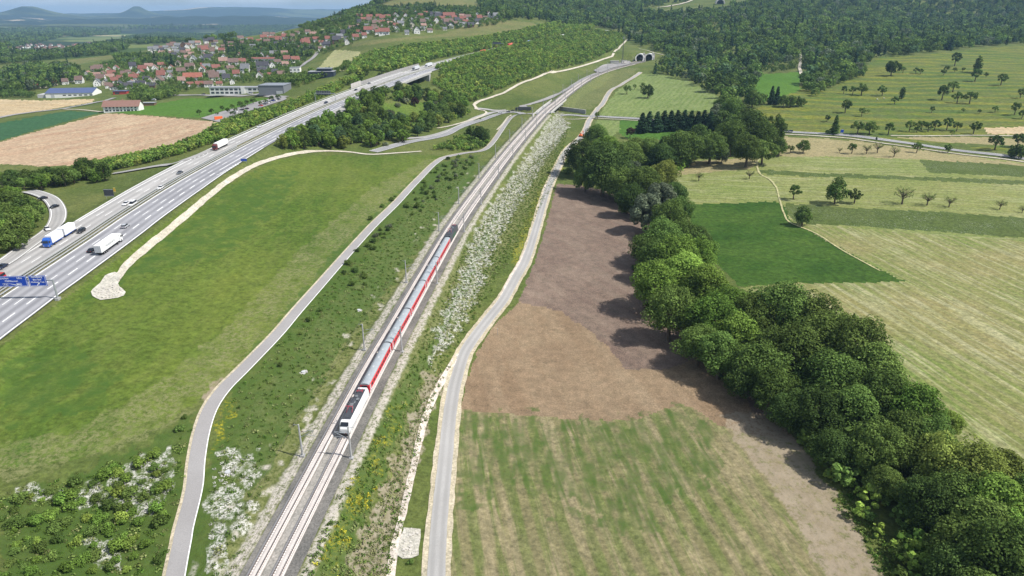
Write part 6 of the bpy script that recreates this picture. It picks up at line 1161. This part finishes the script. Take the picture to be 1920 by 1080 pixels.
rows("15,440,60,B;115,405,95,R;90,455,110,B;140,350,60,R;290,360,80,B;370,322,85,B;400,425,170,O;480,345,85,O;480,290,40,R;400,258,80,G;470,240,60,G;540,242,85,D;500,172,80,R;570,178,55,B;655,168,60,R;560,380,75,B;590,430,110,B;650,380,75,G;760,285,95,B;790,420,60,G;870,350,100,G;940,380,50,D;1025,318,115,D;1130,358,60,D;1085,388,50,R;1240,255,75,R;1315,258,80,R", 280, 60, 4.8, .25, 'houses of the lower village')
rows("840,112,60,B;920,108,55,B;990,92,60,R;1060,100,70,B;1120,96,60,D;1165,82,75,R;740,118,60,B;700,95,50,D;1050,28,60,B;1110,22,50,B;1410,112,90,R;1430,80,65,R;1510,70,60,R;1605,70,60,R;1685,82,80,D;1600,118,70,D;1860,50,60,R;1750,20,60,D;1210,20,50,R;1290,40,50,B", 280, 60, 4.8, .3, 'houses on the slope above the lower village')
rows("15,150,50,G;60,160,60,G;110,150,50,B;150,140,50,G;190,128,60,B;260,125,60,G;310,122,70,D;390,105,60,G;340,140,60,G;300,165,60,D;250,178,50,G;200,190,50,B;310,198,60,B;120,165,50,D;230,150,50,G;70,135,50,D;350,118,50,B;215,108,50,B;30,180,50,D;560,75,60,D;600,85,40,B;510,85,50,D", 280, 60, 4.8, .4, 'close-set pale houses at the back of the village')
rows("235,200,40,R;330,165,35,R;365,168,40,R;395,160,40,R;455,155,45,R;545,120,30,R;615,143,55,R;700,148,55,R;780,145,55,R;855,145,50,R;755,208,70,B;920,178,60,B;1010,140,60,R;965,205,60,G;1155,195,60,B;1270,188,65,R;1225,215,40,R;1380,142,110,R;1375,198,90,B;1450,178,55,D;1540,152,60,B;1620,132,60,D;1640,162,60,R;1720,132,60,B;1800,122,45,R;1840,104,50,R;1240,134,60,D;1290,152,80,D;1400,72,40,D;1490,140,50,P;1690,150,40,B;1100,160,50,B;1190,165,40,G;1320,165,60,R;1420,120,50,R", 540, 0, 4.571, .25, 'hillside village houses above the motorway')
rows("690,268,80,R;580,318,60,R;655,308,55,R;825,285,100,R;930,258,75,R;1020,282,50,G;1105,272,75,G;1215,262,50,B;1390,228,70,D;480,283,60,D;550,250,65,B;170,275,50,B;80,278,40,B;170,348,60,R;150,382,85,R;240,338,55,R;340,338,55,R;420,345,75,D;320,392,60,D;610,275,50,R;1060,250,50,B;870,240,50,R;740,230,50,B;1300,215,50,B;1345,245,40,G", 540, 0, 4.571, .25, 'lower row of the hillside village')
rows("150,402,50,R;260,400,110,O;450,400,80,O;545,392,55,B;620,368,130,O;790,350,90,B;860,322,60,B;960,338,110,B;1220,322,120,B;1190,185,100,B;1060,245,80,P;1160,205,110,B;1500,250,90,B;1540,225,70,B;1620,308,120,R;1700,248,110,R;1725,198,110,R;1760,315,90,D;1850,315,70,B;1440,378,110,D;1700,388,120,D;1910,262,50,O;1310,140,50,P;1760,60,80,P;1600,255,70,R;1480,265,60,R", 0, 100, 6.4, .2, 'houses at the western end of the village')
rg = random.Random(3)
fw, fr_ = MB(), MB()
for k in range(85):
    if k >= 18:      # too small and too many to count: one mass of far houses
        a = rg.uniform(-5, 230); b = 84+(a-110)**2*-.0001+rg.uniform(0, 12)*(1 if a < 150 else .5)+(0 if a < 150 else -2); p = U([a], [b])[0]; q = rg.choice([0, math.pi/2]); l, w_ = (6, 4.5) if q == 0 else (4.5, 6)
        fw.box(p[0], p[1], p[2]-1, 2*l*.95, 2*w_*.95, 5.5); z = p[2]+4.4
        if q == 0: fr_.loft([[(p[0]+s_*(l+.4), p[1]-w_-.4, z), (p[0]+s_*(l+.4), p[1], z+4), (p[0]+s_*(l+.4), p[1]+w_+.4, z)] for s_ in (-1, 1)])
        else: fr_.loft([[(p[0]-l-.4, p[1]+s_*(w_+.4), z), (p[0], p[1]+s_*(w_+.4), z+4), (p[0]+l+.4, p[1]+s_*(w_+.4), z)] for s_ in (-1, 1)])
        continue
    a = rg.uniform(-5, 230); b = 84+(a-110)**2*-.0001+rg.uniform(0, 12)*(1 if a < 150 else .5)+(0 if a < 150 else -2); house(a, b, 6.5, rg.choice('RBBPOBD'), rg.uniform(0, 1.5), 'tiny houses of the distant village', 'far', True)
_o = fw.build('distant_houses', M_wall); _o['kind'] = 'stuff'; _o['label'] = 'mass of tiny houses of the distant village on the plain'; fr_.build('roofs', MATS['tiles_B'], _o)
def infill(poly, n, grp, keys, w0, w1, md):
    P = np.array([project(*o.location) for _, _, o in HOUSES]); c_ = 0; xs, ys = zip(*poly)
    for _ in range(4000):
        a, b = rg.uniform(min(xs), max(xs)), rg.uniform(min(ys), max(ys))
        if not inpoly(np.array([a]), np.array([b]), poly)[0]: continue
        if (np.hypot((P[:, 0]-a), (P[:, 1]-b)*2.2) < md).any(): continue
        house(a, b, rg.uniform(w0, w1), rg.choice(keys), .3, grp, grp); P = np.vstack([P, [[a, b]]]); c_ += 1
        if c_ >= n: break
infill([(335, 170), (345, 130), (400, 112), (470, 104), (560, 108), (555, 130), (520, 150), (440, 160)], 26, 'houses of the lower village', 'RBBDGRP', 12, 18, 14)
infill([(425, 98), (440, 76), (520, 72), (640, 66), (660, 82), (590, 98), (500, 100)], 26, 'houses on the slope above the lower village', 'RBDGRBP', 10, 14, 12)
infill([(640, 62), (680, 34), (760, 28), (880, 30), (930, 34), (880, 52), (760, 62), (690, 66)], 34, 'hillside village houses above the motorway', 'RRBDGRP', 10, 14, 11)
infill([(190, 165), (160, 150), (180, 130), (260, 128), (330, 118), (345, 132), (300, 165), (250, 172)], 24, 'houses at the western end of the village', 'RBBDPRG', 12, 18, 14)
infill([(275, 112), (290, 92), (380, 80), (430, 88), (420, 108), (340, 112)], 18, 'close-set pale houses at the back of the village', 'BGDBP', 9, 12, 11)
print('houses', len(HOUSES))
# name each house by its place in its row
by = {}
for row, px, o in HOUSES: by.setdefault(o['group'], []).append((px, o))
PLACE = {'houses of the lower village': 'of the lower village', 'houses on the slope above the lower village': 'on the slope above the lower village', 'close-set pale houses at the back of the village': 'of the close-set back part', 'hillside village houses above the motorway': 'of the upper hillside village', 'lower row of the hillside village': 'in the lower hillside row', 'houses at the western end of the village': 'at the warehouse end of the village', 'tiny houses of the distant village': 'of the distant village'}
for g_, L_ in by.items():
    for k, (px, o) in enumerate(sorted(L_, key=lambda q: q[0])): o['label'] = f'{o["roof_kind"]}-roofed house {PLACE[g_]}, {ordw(k+1)} from left'
for v in list(HP.values())+list(HF.values()):
    for o in v:
        for ch in [c for c in o.children_recursive]: bpy.data.objects.remove(ch)
        bpy.data.objects.remove(o)
for k_, pr in CP.items():
    if k_ not in USED:
        for ch in list(pr.children_recursive): bpy.data.objects.remove(ch)
        bpy.data.objects.remove(pr)
# particular buildings
def building(px, py, name, label, cat='building', ang=0.0):
    p = U([px], [py])[0]; dep = p[1]*cp-(p[2]-CZ)*sp; return thing(name, label, cat, tuple(p), ang), dep/FPX
t, s = building(233, 208, 'farmhouse', 'long white farmhouse with brown roof at the edge of the fields', 'house', .14)
L, Wd, ev, rg_ = 62*s, 13.0, 5.6, 10.2; m = MB(); l, w_ = L/2, Wd/2
m.v = [(-l, -w_, -1), (l, -w_, -1), (l, w_, -1), (-l, w_, -1), (-l, -w_, ev), (l, -w_, ev), (l, w_, ev), (-l, w_, ev), (-l, 0, rg_-.2), (l, 0, rg_-.2)]; m.f = [(0, 1, 5, 4), (2, 3, 7, 6), (1, 2, 6, 9, 5), (3, 0, 4, 8, 7)]; m.build('wall', M_wall, t)
m = MB().quad((-l-1, -w_-1, ev-.7), (l+1, -w_-1, ev-.7), (l+1, 0, rg_), (-l-1, 0, rg_)).quad((-l-1, 0, rg_), (l+1, 0, rg_), (l+1, w_+1, ev-.7), (-l-1, w_+1, ev-.7)); r_ = m.build('roof', mat('tiles_farm', (.22, .125, .10), .9, var=.2), t); MB().box(0, 1, rg_-1, .9, .9, 2).build('chimney', M_chim, r_)
for k in range(9): MB().box(-l+3+k*(L-6)/8, -w_-.04, 3.2, 1.6, .1, 1.3).build('window', M_win, t); MB().box(-l+3+k*(L-6)/8, -w_-.04, .6, 1.8 if k % 3 else 3, .1, 1.6).build('window', M_win, t)
for z in (1, 3.6, 6.2): MB().box(-l-.04, 0, z, .1, 1.3, 1.3).build('window', M_win, t)
t, s = building(140, 180, 'warehouse', 'white hall with a broad blue solar roof behind the pale field', 'warehouse', .16); L = 80*s; l, w_ = L/2, 14
m = MB(); m.v = [(-l, -w_, -1), (l, -w_, -1), (l, w_, -1), (-l, w_, -1), (-l, -w_, 5), (l, -w_, 5), (l, w_, 5), (-l, w_, 5), (-l, 2, 9.3), (l, 2, 9.3)]; m.f = [(0, 1, 5, 4), (2, 3, 7, 6), (1, 2, 6, 9, 5), (3, 0, 4, 8, 7)]; m.build('wall', M_wall, t)
MB().quad((-l-.6, -w_-.6, 4.95), (l+.6, -w_-.6, 4.95), (l+.6, 2, 9.6), (-l-.6, 2, 9.6)).quad((-l-.6, 2, 9.6), (l+.6, 2, 9.6), (l+.6, w_+.6, 4.9), (-l-.6, w_+.6, 4.9)).build('roof', mat('solar_blue', (.06, .085, .19), .35, spec=.6, var=.15), t)
for k in range(6): MB().box(-l*.2+k*6, -w_-.04, 1.8, 3.5, .1, 1.2).build('window', M_win, t)
MB().box(-l*.7, -w_-.05, 0, 4, .1, 4).build('gate', M_lgrey, t); MB().box(-l-5, -3, -1, 10, 18, 4.5).build('annex', WALLS[2], t)
t, s = building(447, 176, 'school', 'long white two-storey block with rows of dark windows', 'school', .02); L = 96*s
MB().box(0, 0, -1, L, 13, 8.2).build('wall', M_wall, t); MB().box(0, 0, 7.2, L+1, 14, .35).build('roof', mat('flat_roof_grey', (.26, .27, .29), .85, var=.2), t)
for z in (1.0, 4.4):
    for k in range(11):
        if k != 7: MB().box(-L/2+3.2+k*(L-5.5)/10, -6.55, z, (L/11)*.68, .15, 1.9).build('window', M_win, t)
MB().box(L*.14, -6.7, -.5, 4, 1.0, 8.6).build('stair_tower', M_wall, t)
t, s = building(517, 174, 'sports_hall', 'dark grey hall with flat roof beside the white school', 'hall', .02); L = 46*s; MB().box(0, 0, -1, L, 26, 9).build('wall', mat('cladding_grey', (.17, .18, .20), .6, var=.12), t); MB().box(0, 0, 8, L+.8, 26.8, .4).build('roof', mat('roof_slate', (.20, .22, .25), .7, var=.15), t); MB().box(L*.32, -13.1, 0, 6, .2, 3).build('gate', M_lgrey, t)
t, s = building(605, 146, 'office_hall', 'dark navy flat hall with raised roof beside the mown field', 'hall', .10); L = 46*s; MB().box(0, 0, -1, L, 18, 8).build('wall', mat('cladding_navy', (.035, .045, .07), .5, var=.12), t); MB().box(0, 0, 7, L+.8, 18.8, .4).build('roof', MATS['flat_roof_grey'], t); MB().box(3, 2, 7.4, L*.55, 12, 2.6).build('upper_storey', MATS['cladding_navy'], t); MB().box(3, 2, 10, L*.6, 14, .5).build('upper_roof', MATS['roof_slate'], t)
for k in range(4): MB().box(-L/2+4+k*6, -9.05, 3.5, 3.6, .1, 1.6).build('window', M_win, t)
t, s = building(555, 138, 'villa', 'white cube-shaped building next to the dark navy hall', 'building', .1); MB().box(0, 0, -1, 18*s, 11, 9).build('wall', M_wall, t); MB().box(0, 0, 8, 18*s+.5, 11.5, .4).build('roof', MATS['flat_roof_grey'], t)
for k in range(3):
    for z in (1, 4.4): MB().box(-5+k*5, -5.55, z, 2.6, .1, 1.5).build('window', M_win, t)
t, s = building(495, 117, 'row_building', 'long white building with a red roof in front of dark trees', 'building', .05); L = 42*s; MB().box(0, 0, -1, L, 10, 7).build('wall', M_wall, t); MB().loft([[(-L/2-.5, -6, 5.9), (-L/2-.5, 0, 8.4), (-L/2-.5, 6, 5.9)], [(L/2+.5, -6, 5.9), (L/2+.5, 0, 8.4), (L/2+.5, 6, 5.9)]]).build('roof', MATS['tiles_R'], t)
for k in range(7): MB().box(-L/2+3+k*(L-6)/6, -5.05, 2.2, 2.4, .1, 1.5).build('window', M_win, t)
t, s = building(247, 163, 'shop', 'white terraced building with dark flat roofs behind the farmhouse', 'building', .1); MB().box(0, 0, -1, 22*s, 12, 5).box(2, 1, 4, 15*s, 9, 3).build('wall', M_wall, t); MB().box(0, 0, 4.01, 22*s+.8, 13, .3).box(2, 1, 7.01, 15*s+.8, 10, .3).build('roof', MATS['flat_roof_grey'], t); MB().box(0, -6.05, .5, 14*s, .1, 1.8).build('window', M_win, t)
t, s = building(228, 176, 'market_hall', 'low blue-roofed hall with red front below the terraced building', 'building', .1); MB().box(0, 0, -.5, 24*s, 9, 4).build('wall', mat('front_red', (.38, .06, .05), .7), t); MB().box(0, 0, 3.5, 24*s+1, 10, .4).build('roof', MATS['solar_blue'], t); MB().box(-3, -4.55, .3, 5, .1, 2.2).build('window', M_win, t)
t, s = building(280, 197, 'shed', 'low grey sheds attached beside the long farmhouse', 'shed', .14); MB().box(0, 0, -.5, 22*s, 7, 3).build('wall', WALLS[3], t); MB().box(0, 0, 2.5, 22*s+1, 8, .3).build('roof', MATS['flat_roof_grey'], t)
t, s = building(1233, 249, 'garden_table', 'tiny white garden shelter on the lawn before the spruces', 'shelter', 0); MB().box(0, 0, 1.6, 3.5, 2, .2).build('roof', M_white_p, t); MB().box(0, 0, 0, .3, .3, 1.6).build('post', M_white_p, t)
t, s = building(645, 52, 'church', 'x', 'church') if False else (None, 0)
# sheep on the meadow
def sheep(px, py, a, label):
    p = U([px], [py])[0]; t = thing('sheep', label, 'sheep', tuple(p), a, 'white sheep grazing on the orchard meadow'); t.scale = (1.3,)*3
    m = bpy.data.meshes.new('sheep_body'); V = [(0, -.45, .62), (0, 0, .66), (0, .45, .64), (0, .72, .72), (0, .92, .45), (-.16, .38, .35), (-.16, .38, .03), (.16, .38, .35), (.16, .38, .03), (-.16, -.4, .35), (-.16, -.42, .03), (.16, -.4, .35), (.16, -.42, .03)]
    E = [(0, 1), (1, 2), (2, 3), (3, 4), (2, 5), (5, 6), (2, 7), (7, 8), (0, 9), (9, 10), (0, 11), (11, 12)]; m.from_pydata(V, E, []); m.materials.append(M_sheep); o = obj('body', m, t); sk = o.modifiers.new('skin', 'SKIN'); rad = [.27, .30, .27, .14, .09]+[.1, .05]*4
    for v, r_ in zip(m.skin_vertices[0].data if m.skin_vertices else [], rad): v.radius = (r_, r_)
    return o, m, rad
M_sheep = mat('wool', (.70, .68, .62), .95)
for q in ((1645, 187, .4, 'white sheep on the meadow, nearer to the lone pointed tree pair' ), (1658, 185, 1.2, 'white sheep on the meadow just right of the other sheep')):
    o, m, rad = sheep(*q)
    import bmesh
    b = bmesh.new(); b.from_mesh(m); ly = b.verts.layers.skin.verify(); b.verts.ensure_lookup_table()
    for v, r_ in zip(b.verts, rad): v[ly].radius = (r_, r_)
    b.verts[0][ly].use_root = True; b.to_mesh(m); b.free(); o.modifiers.new('sub', 'SUBSURF').levels = 1
# ------------------------------------------------------------------ the air
hz = MB().box(0, 9000, -60, 46000, 42000, 520); m_ = bpy.data.materials.new('haze_air'); m_.use_nodes = True; nt = m_.node_tree; nt.nodes.remove(nt.nodes['Principled BSDF']); v = nt.nodes.new('ShaderNodeVolumePrincipled')
v.inputs['Color'].default_value = (.42, .68, 1.0, 1); v.inputs['Density'].default_value = 5.8e-5; v.inputs['Anisotropy'].default_value = .15; nt.links.new(v.outputs[0], nt.nodes['Material Output'].inputs['Volume'])
o = hz.build('haze', m_); o['kind'] = 'stuff'
